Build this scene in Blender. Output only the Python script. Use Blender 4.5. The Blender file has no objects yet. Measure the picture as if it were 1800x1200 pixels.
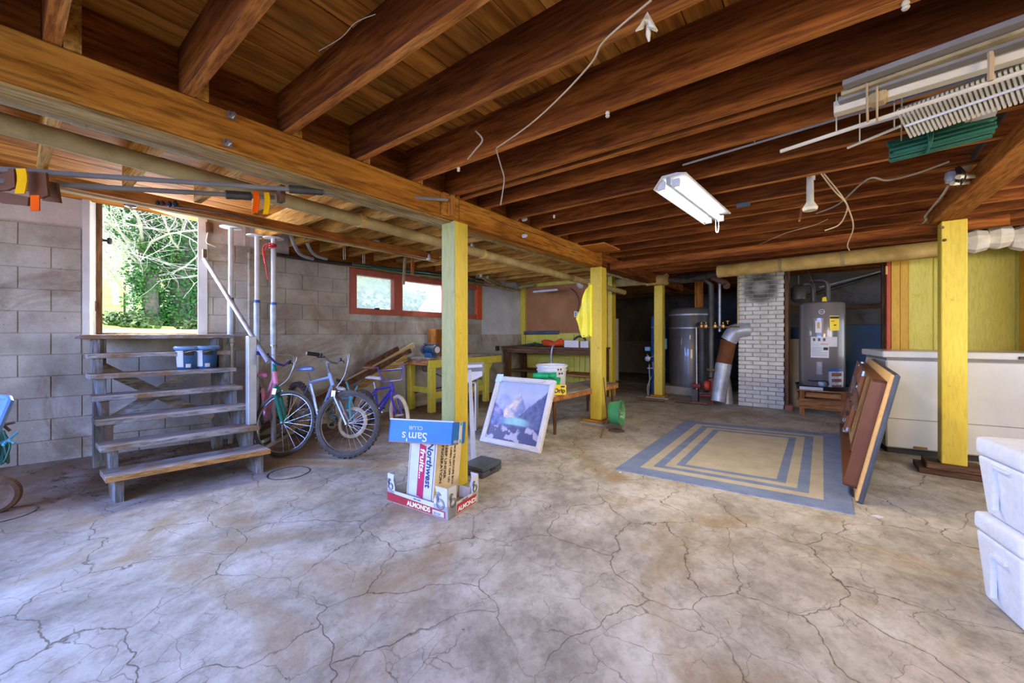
import bpy, bmesh, math, random
from mathutils import Matrix, Vector
random.seed(7)
C = bpy.context.scene.collection
PI = math.pi
# ------------------------------------------------------------------ camera / world / light / exposure
EYE, FPX, VH = 1.2, 687.0, 585.0          # eye height (m), focal length (px of an 1800 px frame), horizon row
YAW = math.atan2(525, 687)
cd = bpy.data.cameras.new('camera'); cam = bpy.data.objects.new('camera', cd); C.objects.link(cam)
cd.sensor_width = 36.0; cd.lens = FPX / 1800 * 36.0; cd.shift_y = -(600 - VH) / 1800.0 * 1.0
cd.clip_start = .05; cd.clip_end = 300
cam.location = (0, 0, EYE); cam.rotation_euler = (PI/2, 0, YAW)
bpy.context.scene.camera = cam
vs = bpy.context.scene.view_settings
vs.view_transform = 'Standard'; vs.look = 'None'; vs.gamma = 1.0; vs.use_curve_mapping = False
vs.exposure = 0.7
bpy.context.scene.cycles.max_bounces = 8
bpy.context.scene.cycles.diffuse_bounces = 5

def lin(h):
    h = h.lstrip('#'); o = []
    for i in (0, 2, 4):
        c = int(h[i:i+2], 16) / 255.
        o.append(c / 12.92 if c <= .04045 else ((c + .055) / 1.055) ** 2.4)
    return (*o, 1.0)

w = bpy.data.worlds.new('sky'); bpy.context.scene.world = w; w.use_nodes = True
nt = w.node_tree; nt.nodes.clear()
bg = nt.nodes.new('ShaderNodeBackground'); wo = nt.nodes.new('ShaderNodeOutputWorld')
tc = nt.nodes.new('ShaderNodeTexCoord'); sp = nt.nodes.new('ShaderNodeSeparateXYZ')
cr = nt.nodes.new('ShaderNodeValToRGB'); nt.links.new(tc.outputs['Generated'], sp.inputs[0])
nt.links.new(sp.outputs['Z'], cr.inputs[0]); nt.links.new(cr.outputs[0], bg.inputs[0]); nt.links.new(bg.outputs[0], wo.inputs[0])
cr.color_ramp.elements[0].position = 0.0; cr.color_ramp.elements[0].color = lin('#e6eefc')
cr.color_ramp.elements[1].position = 0.6; cr.color_ramp.elements[1].color = lin('#a9c6f2')
bg.inputs[1].default_value = 2.0

def light(name, kind, loc, tgt, energy, col, size=None, spread=None):
    d = bpy.data.lights.new(name, kind); o = bpy.data.objects.new(name, d); C.objects.link(o)
    o.location = loc; d.energy = energy; d.color = lin(col)[:3]
    o.rotation_euler = (Vector(tgt) - Vector(loc)).to_track_quat('-Z', 'Y').to_euler()
    if size: d.shape = 'RECTANGLE'; d.size, d.size_y = size
    if spread: d.spread = spread
    return o
s = light('sun', 'SUN', (0, -10, 20), (-3, 2, 0), 3.2, '#fff1d8'); s.data.angle = .02
light('daylight_garage_opening', 'AREA', (-2.6, -2.85, 2.0), (-2.3, .4, .2), 138, '#7299ff', (4.4, .9), 1.75)
light('daylight_right_opening', 'AREA', (2.6, -2.6, 1.9), (1.2, 3.6, .2), 46, '#ffd6a0', (2.6, .9), 1.7)
light('added_fill_right', 'AREA', (3.12, 3.4, 1.75), (-2.2, 6.6, .9), 58, '#f6f2f4', (2.6, .8))  # fill lamp, added at the right to brighten the far end
light('daylight_ribbon_window', 'AREA', (-5.06, 4.2, 1.8), (-3.4, 5.2, .8), 14, '#dce8ff', (1.7, .45))
light('daylight_side_door', 'AREA', (-5.62, .92, 1.95), (-2, 3.2, .6), 60, '#e6efff', (.75, 1.2))

# ------------------------------------------------------------------ turning the survey of the photograph into points of the place
RV = (math.cos(YAW), math.sin(YAW)); FV = (-math.sin(YAW), math.cos(YAW))
def ray(u, v):
    x = (u - 900) / FPX
    return Vector((FV[0] + RV[0]*x, FV[1] + RV[1]*x, (VH - v) / FPX))
E0 = Vector((0, 0, EYE))
def aD(u, v, d): return E0 + ray(u, v) * d
def aZ(u, v, z=0.): r = ray(u, v); return E0 + r * ((z - EYE) / r.z)
def aX(u, v, x): r = ray(u, v); return E0 + r * (x / r.x)
def aY(u, v, y): r = ray(u, v); return E0 + r * (y / r.y)
# wall A (with the side door) turns 16.7 degrees off the girder line
A0 = Vector((-5.71, 0, 0)); AD = Vector((.2873, .9578, 0)); AN = Vector((.9578, -.2873, 0))
def aA(u, v, off=0.):
    r = ray(u, v); p = A0 + AN * off
    return E0 + r * ((p - E0).dot(AN) / r.dot(AN))
def A(s_, off, z): return A0 + AD * s_ + AN * off + Vector((0, 0, z))
XB = -5.16

# ------------------------------------------------------------------ materials
MATS = {}
def newmat(name):
    m = bpy.data.materials.new(name); m.use_nodes = True; n = m.node_tree; n.nodes.clear()
    out = n.nodes.new('ShaderNodeOutputMaterial'); b = n.nodes.new('ShaderNodeBsdfPrincipled')
    n.links.new(b.outputs[0], out.inputs[0]); MATS[name] = m
    return m, n, b, out
def nd(n, t, **k):
    x = n.nodes.new(t)
    for a, v in k.items(): setattr(x, a, v)
    return x
def coords(n, scale=(1, 1, 1), rnd=True):
    t = nd(n, 'ShaderNodeTexCoord'); mp = nd(n, 'ShaderNodeMapping'); mp.inputs['Scale'].default_value = scale
    if rnd:
        oi = nd(n, 'ShaderNodeObjectInfo'); mu = nd(n, 'ShaderNodeMath', operation='MULTIPLY'); mu.inputs[1].default_value = 37.
        n.links.new(oi.outputs['Random'], mu.inputs[0])
        ad = nd(n, 'ShaderNodeVectorMath', operation='ADD'); n.links.new(t.outputs['Object'], ad.inputs[0]); n.links.new(mu.outputs[0], ad.inputs[1])
        n.links.new(ad.outputs[0], mp.inputs[0])
    else: n.links.new(t.outputs['Object'], mp.inputs[0])
    return mp.outputs[0]
def noise(n, vec, scale, detail=4, rough=.6, dist=0.):
    x = nd(n, 'ShaderNodeTexNoise'); x.inputs['Scale'].default_value = scale; x.inputs['Detail'].default_value = detail
    x.inputs['Roughness'].default_value = rough; x.inputs['Distortion'].default_value = dist; n.links.new(vec, x.inputs['Vector'])
    return x.outputs['Fac']
def ramp(n, fac, stops, interp='LINEAR'):
    r = nd(n, 'ShaderNodeValToRGB'); r.color_ramp.interpolation = interp; e = r.color_ramp.elements
    while len(e) < len(stops): e.new(.5)
    for i, (p, c) in enumerate(stops):
        e[i].position = p; e[i].color = lin(c) if isinstance(c, str) else (c, c, c, 1)
    n.links.new(fac, r.inputs[0]); return r.outputs[0]
def mix(n, fac, a, b, mode='MIX'):
    x = nd(n, 'ShaderNodeMix', data_type='RGBA', blend_type=mode)
    for i, v in ((0, fac), (6, a), (7, b)):
        if isinstance(v, (int, float)): x.inputs[i].default_value = v if i == 0 else (v, v, v, 1)
        elif isinstance(v, str): x.inputs[i].default_value = lin(v)
        else: n.links.new(v, x.inputs[i])
    return x.outputs[2]
def bump(n, b, h, strength, dist=.01):
    x = nd(n, 'ShaderNodeBump'); x.inputs['Strength'].default_value = strength; x.inputs['Distance'].default_value = dist
    n.links.new(h, x.inputs['Height']); n.links.new(x.outputs[0], b.inputs['Normal'])
def vary(n, col, amt=.25):
    oi = nd(n, 'ShaderNodeObjectInfo'); mr = nd(n, 'ShaderNodeMapRange'); mr.inputs[3].default_value = 1 - amt; mr.inputs[4].default_value = 1 + amt
    n.links.new(oi.outputs['Random'], mr.inputs[0]); h = nd(n, 'ShaderNodeHueSaturation')
    n.links.new(mr.outputs[0], h.inputs['Value']); n.links.new(col, h.inputs['Color']); return h.outputs[0]
def plain(name, c1, c2=None, rough=.6, metal=0., scale=6., b=.0, bscale=60., var=0., coat=0.):
    m, n, p, o = newmat(name); v = coords(n)
    col = ramp(n, noise(n, v, scale, 5), [(.32, c1), (.68, c2 or c1)])
    if var: col = vary(n, col, var)
    n.links.new(col, p.inputs['Base Color']); p.inputs['Roughness'].default_value = rough; p.inputs['Metallic'].default_value = metal
    p.inputs['Coat Weight'].default_value = coat
    if b: bump(n, p, noise(n, v, bscale, 4), b, .004)
    return m
def wood(name, cs, axis='x', rough=.75, grain=9., var=.18, bstr=.35, fleck=None):
    m, n, p, o = newmat(name)
    g = {'x': (.09, 1, 1), 'y': (1, .09, 1), 'z': (1, 1, .09)}[axis]
    v = coords(n, g); f = noise(n, v, grain, 6, .65, .6); f2 = noise(n, v, grain * 7, 3, .6)
    col = ramp(n, f, [(.3 + .4 * i / max(1, len(cs) - 1), c) for i, c in enumerate(cs)])
    col = mix(n, .7, col, ramp(n, f2, [(.36, .3), (.56, 1.0)]), 'MULTIPLY')
    col = mix(n, ramp(n, noise(n, v, grain * 3.2, 4, .7), [(.62, 0.), (.7, .5)]), col, '#2a1408')
    big = noise(n, coords(n), 1.3, 3)
    col = mix(n, .45, col, ramp(n, big, [(.35, .45), (.6, 1.0)]), 'MULTIPLY')
    if fleck: col = mix(n, ramp(n, noise(n, coords(n), 3.5, 5), [(.5, 0.), (.62, 1.)]), col, fleck)
    if var: col = vary(n, col, var)
    n.links.new(col, p.inputs['Base Color']); p.inputs['Roughness'].default_value = rough; p.inputs['Specular IOR Level'].default_value = .12
    bump(n, p, f2, bstr, .004); return m
JO = ['#5a2610', '#7c3a18', '#a3552a']
for ax in 'xyz': wood('joist_' + ax, ['#4e260e', '#7c421a', '#ac6628'], ax, .8)
wood('lit_sawn_edge_x', ['#8a4e20', '#bc7434', '#e09a50'], 'x', .85, 14., .12)  # sawn joist undersides, colour lightened to paint in the light from below
wood('plank_y', ['#8a5018', '#c07828', '#dc983e'], 'y', .8, 5., .22)
wood('girder_y', ['#8a5218', '#b87628', '#d4963e'], 'y', .75, 8., .1)
wood('rough_tan_y', ['#96703c', '#c4a264', '#e6cf9c'], 'y', .85)
wood('rough_tan_x', ['#8f5c22', '#c0883c', '#dcb068'], 'x', .85)
wood('stair_x', ['#857d73', '#a8a197', '#c6c0b6'], 'y', .5, 9, .08, .3, '#86694c')
wood('stair_z', ['#66625c', '#8c8a84', '#a5a39c'], 'z', .8, 9, .08, .3, '#6b5a48')
wood('tread_edge', ['#96683a', '#b98549', '#c99a60'], 'y', .8)
for ax in 'xyz': wood('brownwood_' + ax, ['#4a3020', '#6e5038', '#8c6c50'], ax, .75)
for ax in 'xyz': wood('newwood_' + ax, ['#9a5c2c', '#c2814a', '#d69c66'], ax, .75)
for ax in 'xyz': wood('orangewood_' + ax, ['#94501c', '#bd7430', '#d08c44'], ax, .7)
def painted(name, c1, c2, wornc, ax='z', rough=.55):
    m, n, p, o = newmat(name); v = coords(n, {'z': (1, 1, .15), 'x': (.15, 1, 1), 'y': (1, .15, 1)}[ax])
    col = ramp(n, noise(n, v, 5, 5), [(.3, c1), (.7, c2)])
    fine = noise(n, v, 70, 3)
    col = mix(n, ramp(n, noise(n, coords(n), 9, 6, .7), [(.62, 0.), (.72, .8)]), col, wornc)
    col = mix(n, .35, col, ramp(n, fine, [(.35, .55), (.55, 1.)]), 'MULTIPLY')
    n.links.new(col, p.inputs['Base Color']); p.inputs['Roughness'].default_value = rough
    bump(n, p, fine, .4, .004); return m
painted('yellow_paint', '#c4a824', '#dcc540', '#8f7a30')
painted('yellow_wall', '#c9bc3c', '#dccf58', '#a89a3c')
painted('yellow_bench', '#cdbf38', '#e4d650', '#7d7438')
painted('green_bare_face', '#8e8f50', '#aaa864', '#666a42')
painted('mustard', '#c79518', '#dcae2c', '#9a7416')
painted('orange_trim', '#b8441c', '#d05a28', '#8a341a')
painted('redbrown_frame', '#9c4a36', '#b65f48', '#7a3c2e')
painted('orange_frame', '#c2481c', '#d65c2a', '#93391b')
def concrete(name, c, dirt, rough=.85, dens=.55, b=.4, scale=2.2, green=None, spots=True):
    m, n, p, o = newmat(name); t = nd(n, 'ShaderNodeTexCoord'); mp = nd(n, 'ShaderNodeMapping'); n.links.new(t.outputs['Object'], mp.inputs[0])
    v = mp.outputs[0]; geo = nd(n, 'ShaderNodeNewGeometry'); v = geo.outputs['Position']
    col = ramp(n, noise(n, v, scale, 7, .65), [(.3, c[0]), (.5, c[1]), (.7, c[2])])
    col = mix(n, ramp(n, noise(n, v, 1.1, 6, .7, .8), [(dens, 0.), (dens + .12, .75)]), col, dirt)
    if spots: col = mix(n, ramp(n, noise(n, v, 34, 3, .6), [(.7, 0.), (.76, .8)]), col, '#4a3b2e')
    col = mix(n, .3, col, ramp(n, noise(n, v, 90, 3), [(.3, .6), (.6, 1.)]), 'MULTIPLY')
    col = vary(n, col, .05)
    n.links.new(col, p.inputs['Base Color']); p.inputs['Roughness'].default_value = rough
    bump(n, p, noise(n, v, 26, 8, .7), b, .01); return m
concrete('block_paint', ['#8c8272', '#a89e8c', '#c4bcab'], '#7d6850', dens=.53)
concrete('plaster', ['#b5a697', '#c9bbab', '#d8ccbe'], '#a08c78', dens=.6, b=.2)
concrete('lower_wall', ['#98958a', '#b4b0a4', '#cac6ba'], '#84725a', dens=.52)
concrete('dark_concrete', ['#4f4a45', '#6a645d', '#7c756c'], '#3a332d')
concrete('bluewhite_wall', ['#b0b6ba', '#c4cacd', '#d4d8d8'], '#9c9a90', dens=.62, b=.25)
def floor_mat():
    m, n, p, o = newmat('cracked_concrete_floor'); geo = nd(n, 'ShaderNodeNewGeometry'); P = geo.outputs['Position']
    # streaky trowel direction
    mp = nd(n, 'ShaderNodeMapping'); mp.inputs['Rotation'].default_value = (0, 0, .55); mp.inputs['Scale'].default_value = (1, .85, 1); n.links.new(P, mp.inputs[0])
    v = mp.outputs[0]
    col = ramp(n, noise(n, v, 2.1, 10, .72, .1), [(.3, '#776f60'), (.42, '#999180'), (.55, '#b8b09e'), (.7, '#d0cbbe')])
    col = mix(n, .6, col, ramp(n, noise(n, v, 14, 10, .8), [(.38, .55), (.52, 1.0)]), 'MULTIPLY')
    # old brown water stains
    st = ramp(n, noise(n, P, .8, 6, .65, 1.2), [(.52, 0.), (.64, .75)])
    col = mix(n, st, col, '#94794e')
    # dirt that collects along the left wall and under the stair
    sx = nd(n, 'ShaderNodeSeparateXYZ'); n.links.new(P, sx.inputs[0])
    mr = nd(n, 'ShaderNodeMapRange'); mr.inputs[1].default_value = -3.3; mr.inputs[2].default_value = -4.3; n.links.new(sx.outputs[0], mr.inputs[0])
    ns = noise(n, P, 3.5, 6, .7, .5); ad = nd(n, 'ShaderNodeMath', operation='MULTIPLY'); n.links.new(mr.outputs[0], ad.inputs[0]); n.links.new(ramp(n, ns, [(.25, .35), (.55, 1.)]), ad.inputs[1])
    col = mix(n, ad.outputs[0], col, '#75583c')
    col = mix(n, ramp(n, noise(n, P, 12, 5, .7), [(.66, 0.), (.72, .75)]), col, '#5d4a38')
    # cracks
    dn = nd(n, 'ShaderNodeTexNoise'); dn.inputs['Scale'].default_value = 2.6; dn.inputs['Detail'].default_value = 5; n.links.new(P, dn.inputs['Vector'])
    vm = nd(n, 'ShaderNodeVectorMath', operation='MULTIPLY_ADD'); vm.inputs[1].default_value = (.42, .42, 0); n.links.new(dn.outputs['Color'], vm.inputs[0]); n.links.new(P, vm.inputs[2])
    heights = []
    for sc, wd, keep, dark in ((2.0, .0036, None, .9), (4.6, .0022, (.44, .54), .65), (9., .0028, (.53, .6), .45)):
        vo = nd(n, 'ShaderNodeTexVoronoi', feature='DISTANCE_TO_EDGE', voronoi_dimensions='2D'); vo.inputs['Scale'].default_value = sc; n.links.new(vm.outputs[0], vo.inputs['Vector'])
        k = ramp(n, vo.outputs['Distance'], [(0, 1.), (wd * sc * .55, .75), (wd * sc * 1.2, 0.)])
        if keep:
            q = ramp(n, noise(n, P, .9 + sc * .3, 3), [(keep[0], 0.), (keep[1], 1.)])
            k = mix(n, 1., k, q, 'MULTIPLY')
        else:
            q = ramp(n, noise(n, P, 1.3, 4), [(.36, .25), (.5, 1.)]); k = mix(n, 1., k, q, 'MULTIPLY')
        mu = nd(n, 'ShaderNodeMath', operation='MULTIPLY'); mu.inputs[1].default_value = dark; n.links.new(k, mu.inputs[0])
        col = mix(n, mu.outputs[0], col, '#54432f'); heights.append(mu.outputs[0])
    n.links.new(col, p.inputs['Base Color']); p.inputs['Roughness'].default_value = .62
    sub = nd(n, 'ShaderNodeMath', operation='SUBTRACT'); n.links.new(noise(n, P, 40, 6, .7), sub.inputs[0]); n.links.new(heights[0], sub.inputs[1])
    bump(n, p, sub.outputs[0], .3, .006)
    return m
floor_mat()
plain('galvanised', '#8f979f', '#bcc2c6', .42, .35, 8, .1)
plain('pole_grey', '#a4a8ac', '#c3c6c8', .45, .5, 4)
plain('steel', '#9a9a9c', '#c4c4c6', .3, .9)
plain('black_plastic', '#1c1c1e', '#2a2a2c', .45)
plain('rubber', '#38352f', '#57524a', .8, b=.5, bscale=90)
plain('rubber_pale', '#b7ab8a', '#d2c9ac', .8)
plain('soot_pipe', '#2b2724', '#54493f', .75, .1, 12, .5, 40)
plain('rust_pipe', '#4f3a2e', '#7c5a42', .75, .2, 14, .4)
plain('darkpipe', '#33322f', '#55524c', .5, .4)
plain('insulation', '#a5843f', '#d0b069', .85, 0, 5, .5, 50)
plain('insulation_pale', '#8f7a4a', '#b8a06a', .85, 0, 6, .5, 50)
plain('plaster_lump', '#cfc6b0', '#ede6d4', .9, 0, 9, .8, 30)
plain('conduit_dirty', '#8a7a55', '#b5a57c', .7, .1, 9, .3)
plain('white_paint', '#bfbdb6', '#d3d0c9', .5, 0, 5, .1)
plain('white_plastic', '#c8cacd', '#dadcdc', .35)
plain('grey_paper', '#cfccc4', '#e2dfd8', .8)
plain('styrofoam', '#d2d7dc', '#dfe3e7', .7, 0, 30, .35, 160)
plain('freezer_enamel', '#b9b9b3', '#c6c6c0', .32, 0, 3, coat=.3)
plain('blue_lid', '#1466b4', '#1c74c4', .5)
plain('blue_tape', '#1d4f9e', '#2a62b4', .5)
plain('carton_white', '#c2c4c6', '#d2d3d2', .65)
plain('carton_kraft', '#b98a52', '#cfa56c', .8)
plain('carton_tan', '#d8c294', '#e6d2a8', .75)
plain('carton_red', '#a02a2c', '#b63436', .6)
plain('magenta', '#b5204e', '#c42a58', .6)
plain('navy_ink', '#17365e', '#1c3f6c', .7)
plain('grey_ink', '#4c4c4e', '#606062', .7)
plain('black_ink', '#222226', '#2c2c30', .7)
plain('white_ink', '#eef0f0', '#f6f6f6', .7)
plain('tank_grey', '#4d4f50', '#6a6864', .32, 0, 2, coat=.3)
plain('heater_grey', '#6c6662', '#7a746f', .28, 0, 2, coat=.5)
plain('cabinet_blue', '#1d3a52', '#264a66', .5)
plain('tank_blue', '#244c70', '#32628c', .45)
plain('red_enamel', '#a8321f', '#c2472c', .5, 0, 12)
plain('darkred', '#5a1f22', '#7a2d2c', .6, 0, 12)
plain('brass', '#94703c', '#bd9a5c', .4, .8)
plain('label_yellow', '#f2d21c', '#f6da30', .5)
plain('pvc_yellow', '#f0e000', '#f8ec14', .4)
plain('lightblue_paper', '#b6d2ec', '#cbe0f4', .7)
plain('pink_paint', '#d98296', '#e898a8', .35, coat=.5)
plain('pink_vinyl', '#d87ab4', '#e693c4', .4)
plain('teal_paint', '#0f7560', '#1a8a72', .35, coat=.5)
plain('purple_paint', '#3f3796', '#5249ae', .35, coat=.5)
plain('cyan_paint', '#4aa0c0', '#66b8d4', .35, coat=.5)
plain('silverblue_paint', '#8a9cc8', '#a4b4da', .3, .4)
plain('blue_vinyl', '#3f5f9c', '#5a7ab4', .5)
plain('blue_grip', '#2b2a96', '#3d3cae', .5)
plain('orange_cloth', '#d04418', '#e85a22', .7, 0, 8, .4)
plain('orange_plastic', '#d04400', '#e65a04', .95)
plain('yellow_plastic', '#d09000', '#e0a408', .95)
plain('green_plastic', '#0f9a58', '#1cb06a', .4)
plain('green_enamel', '#3a8a50', '#4ea066', .4, coat=.3)
plain('green_stake', '#0c4a3c', '#17705a', .5)
plain('green_hose', '#1f4a3a', '#2f6650', .5)
plain('brown_board', '#5e3c22', '#764c30', .8, 0, 6, .2)
plain('brown_vinyl', '#5e3418', '#6e4020', .45)
plain('hardboard', '#9a6a44', '#ad7c54', .75, 0, 3, .15)
plain('chipboard', '#d6a765', '#e2b878', .8, 0, 30)
plain('darkslate', '#3d4450', '#4d5562', .5)
plain('twine', '#a98f66', '#c4ab82', .9)
plain('cobweb_cord', '#8f8068', '#a99a80', .9)
plain('wire_black', '#221e1c', '#38322e', .6)
plain('red_twine', '#b01418', '#dc3034', .7)
plain('bluegrey_cover', '#5d86b0', '#7ea3c8', .35)
plain('brick_red', '#8a5040', '#a56a56', .9, 0, 9, .6)
plain('mortar_pale', '#8f8b7e', '#a5a192', .9, 0, 9, .4)
plain('mortar', '#8e8a80', '#a29d90', .95, 0, 12, .6)
plain('brown_leather', '#7a4a2c', '#8c5a38', .6)
plain('leaf_litter', '#4a3322', '#7a5436', .9, var=.3)
plain('ivory_dirty', '#c9c1a2', '#dbd4b8', .6)
plain('tan_panel', '#b29a68', '#c4ac7c', .75)
def brickpaint():
    m, n, p, o = newmat('white_brick'); geo = nd(n, 'ShaderNodeNewGeometry'); P = geo.outputs['Position']
    col = ramp(n, noise(n, P, 6, 6), [(.3, '#b9b6a6'), (.7, '#d8d6c9')])
    col = mix(n, ramp(n, noise(n, P, 16, 5, .7), [(.62, 0.), (.7, .8)]), col, '#7a6c5c')
    # the soot ring round the old flue hole
    vd = nd(n, 'ShaderNodeVectorMath', operation='DISTANCE'); vd.inputs[1].default_value = (-.645, 7.45, 1.93); n.links.new(P, vd.inputs[0])
    nn = nd(n, 'ShaderNodeMath', operation='MULTIPLY_ADD'); nn.inputs[1].default_value = .12; n.links.new(noise(n, P, 12, 5), nn.inputs[0]); n.links.new(vd.outputs['Value'], nn.inputs[2])
    ring = ramp(n, nn.outputs[0], [(.1, .55), (.2, .95), (.27, .75), (.35, 0.)])
    col = mix(n, ring, col, '#3c332b'); n.links.new(vary(n, col, .06), p.inputs['Base Color']); p.inputs['Roughness'].default_value = .7
    bump(n, p, noise(n, P, 45, 5), .5, .006)
brickpaint()
def rugmat(name, a, b):
    m, n, p, o = newmat(name); geo = nd(n, 'ShaderNodeNewGeometry'); P = geo.outputs['Position']
    wv = nd(n, 'ShaderNodeTexWave', bands_direction='Y'); wv.inputs['Scale'].default_value = 38; wv.inputs['Distortion'].default_value = 1.; n.links.new(P, wv.inputs['Vector'])
    wx = nd(n, 'ShaderNodeTexWave', bands_direction='X'); wx.inputs['Scale'].default_value = 30; wx.inputs['Distortion'].default_value = 1.; n.links.new(P, wx.inputs['Vector'])
    col = ramp(n, noise(n, P, 5, 6, .7), [(.3, a), (.7, b)])
    col = mix(n, .4, col, ramp(n, wv.outputs['Fac'], [(.1, .55), (.5, 1.)]), 'MULTIPLY'); col = mix(n, .3, col, ramp(n, wx.outputs['Fac'], [(.1, .6), (.5, 1.)]), 'MULTIPLY')
    col = mix(n, ramp(n, noise(n, P, 22, 5, .8), [(.64, 0.), (.7, .7)]), col, '#6e6250')
    n.links.new(col, p.inputs['Base Color']); p.inputs['Roughness'].default_value = .95; bump(n, p, wv.outputs['Fac'], .6, .006)
rugmat('rug_blue', '#6c7b92', '#8492a8'); rugmat('rug_cream', '#b3a584', '#c8bc9c')
def emit(name, c, s_):
    m, n, p, o = newmat(name); p.inputs['Emission Color'].default_value = lin(c); p.inputs['Emission Strength'].default_value = s_; p.inputs['Base Color'].default_value = lin('#ffffff')
emit('tube_lit', '#f4f8ff', 3.2)
def glassm(name, dirt, fac):
    m, n, p, o = newmat(name); g = nd(n, 'ShaderNodeBsdfTransparent'); g.inputs[0].default_value = (.93, .96, .98, 1)
    tr = nd(n, 'ShaderNodeBsdfTranslucent'); tr.inputs[0].default_value = lin(dirt); gl = nd(n, 'ShaderNodeBsdfGlossy'); gl.inputs['Roughness'].default_value = .05
    geo = nd(n, 'ShaderNodeNewGeometry'); f = ramp(n, noise(n, geo.outputs['Position'], 14, 6, .75, 1.), [(.3, fac * .5), (.7, min(1, fac * 1.5))])
    a = nd(n, 'ShaderNodeMixShader'); n.links.new(f, a.inputs[0]); n.links.new(g.outputs[0], a.inputs[1]); n.links.new(tr.outputs[0], a.inputs[2])
    b_ = nd(n, 'ShaderNodeMixShader'); b_.inputs[0].default_value = .05; n.links.new(a.outputs[0], b_.inputs[1]); n.links.new(gl.outputs[0], b_.inputs[2])
    n.links.new(b_.outputs[0], o.inputs[0])
glassm('dirty_glass', '#e8f2f6', .45); glassm('clear_film', '#ffffff', .4)
plain('grey_back', '#6f6c66', '#87837b', .8)
plain('bark', '#6a6258', '#8c857a', .9, 0, 8, .5)
plain('twig_pale', '#cfcac0', '#e8e4dc', .9)
plain('ivy_leaf', '#2a6a3c', '#5c9a44', .45, 0, 2.5, var=.0)
plain('shrub_leaf', '#3c5a36', '#6f8a4c', .5, 0, 3)
plain('grass_ground', '#8fae4a', '#c3cf80', .95, 0, .8, .4, 20)
plain('soil_pale', '#c9bda0', '#e6dcc6', .95, 0, 6, .4, 30)
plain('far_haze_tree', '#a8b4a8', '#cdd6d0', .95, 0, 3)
def vcolmat(name, rough=.5):
    m, n, p, o = newmat(name); a = nd(n, 'ShaderNodeVertexColor'); a.layer_name = 'Col'; n.links.new(a.outputs[0], p.inputs['Base Color']); p.inputs['Roughness'].default_value = rough
vcolmat('picture_print', .35)
for k in ('yellow_plastic', 'orange_plastic', 'brown_board', 'hardboard'): MATS[k].node_tree.nodes['Principled BSDF'].inputs['Specular IOR Level'].default_value = .08

# ------------------------------------------------------------------ mesh helpers
def B(): return bmesh.new()
def box(bm, x0, x1, y0, y1, z0, z1, mi=0):
    vs_ = [bm.verts.new(p) for p in ((x0,y0,z0),(x1,y0,z0),(x1,y1,z0),(x0,y1,z0),(x0,y0,z1),(x1,y0,z1),(x1,y1,z1),(x0,y1,z1))]
    for f in ((3,2,1,0),(4,5,6,7),(0,1,5,4),(1,2,6,5),(2,3,7,6),(3,0,4,7)):
        bm.faces.new([vs_[i] for i in f]).material_index = mi
    return vs_
def obb(bm, c, size, rot=None, mi=0):
    a, b, d = [s_/2 for s_ in size]; v = box(bm, -a, a, -b, b, -d, d, mi); M_ = Matrix.Translation(Vector(c)) @ (rot.to_4x4() if rot else Matrix.Identity(4))
    for x in v: x.co = M_ @ x.co
    return v
def frame_of(d, up=(0, 0, 1)):
    d = Vector(d).normalized(); up = Vector(up)
    if abs(d.dot(up)) > .98: up = Vector((0, 1, 0)) if abs(d.y) < .9 else Vector((1, 0, 0))
    y = up.cross(d).normalized(); z = d.cross(y)
    return Matrix((d, y, z)).transposed()
def beam(bm, p, q, w_, h, up=(0, 0, 1), mi=0):
    p, q = Vector(p), Vector(q); return obb(bm, (p + q) / 2, ((q - p).length, w_, h), frame_of(q - p, up), mi)
def tube(bm, pts, r, n=8, cap=True, mi=0, closed=False):
    pts = [Vector(p) for p in pts]; rs = r if isinstance(r, (list, tuple)) else [r] * len(pts); rings = []; N = len(pts)
    prev = None
    for i, p in enumerate(pts):
        d = (pts[(i+1) % N] - pts[i-1]) if closed else (pts[min(i+1, N-1)] - pts[max(i-1, 0)])
        d = d.normalized() if d.length > 1e-9 else Vector((0, 0, 1))
        if prev is None: f = frame_of(d); y, z = f.col[1], f.col[2]
        else:
            y = (prev - d * prev.dot(d)).normalized(); z = d.cross(y)
        prev = y
        rings.append([bm.verts.new(p + (y * math.cos(2*PI*k/n) + z * math.sin(2*PI*k/n)) * rs[i]) for k in range(n)])
    for i in range(N if closed else N - 1):
        a, b = rings[i], rings[(i+1) % N]
        for k in range(n): bm.faces.new((a[k], a[(k+1) % n], b[(k+1) % n], b[k])).material_index = mi
    if cap and not closed:
        bm.faces.new(rings[0][::-1]).material_index = mi; bm.faces.new(rings[-1]).material_index = mi
def lathe(bm, prof, c=(0, 0, 0), n=24, rot=None, mi=0, cap=True):
    M_ = Matrix.Translation(Vector(c)) @ (rot.to_4x4() if rot else Matrix.Identity(4)); rings = []
    for r, z in prof: rings.append([bm.verts.new(M_ @ Vector((r*math.cos(2*PI*k/n), r*math.sin(2*PI*k/n), z))) for k in range(n)])
    for a, b in zip(rings, rings[1:]):
        for k in range(n): bm.faces.new((a[k], a[(k+1) % n], b[(k+1) % n], b[k])).material_index = mi
    if cap:
        bm.faces.new(rings[0][::-1]).material_index = mi; bm.faces.new(rings[-1]).material_index = mi
def ring(bm, c, R_, r, rot=None, nR=32, nr=8, mi=0, sx=1.):
    rot = rot or Matrix.Identity(3); tube(bm, [Vector(c) + rot @ Vector((R_*math.cos(2*PI*k/nR), R_*math.sin(2*PI*k/nR), 0)) for k in range(nR)], r, nr, closed=True, mi=mi)
def quadf(bm, a, b, c, d, mi=0):
    f = bm.faces.new([bm.verts.new(Vector(x)) for x in (a, b, c, d)]); f.material_index = mi; return f
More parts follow.
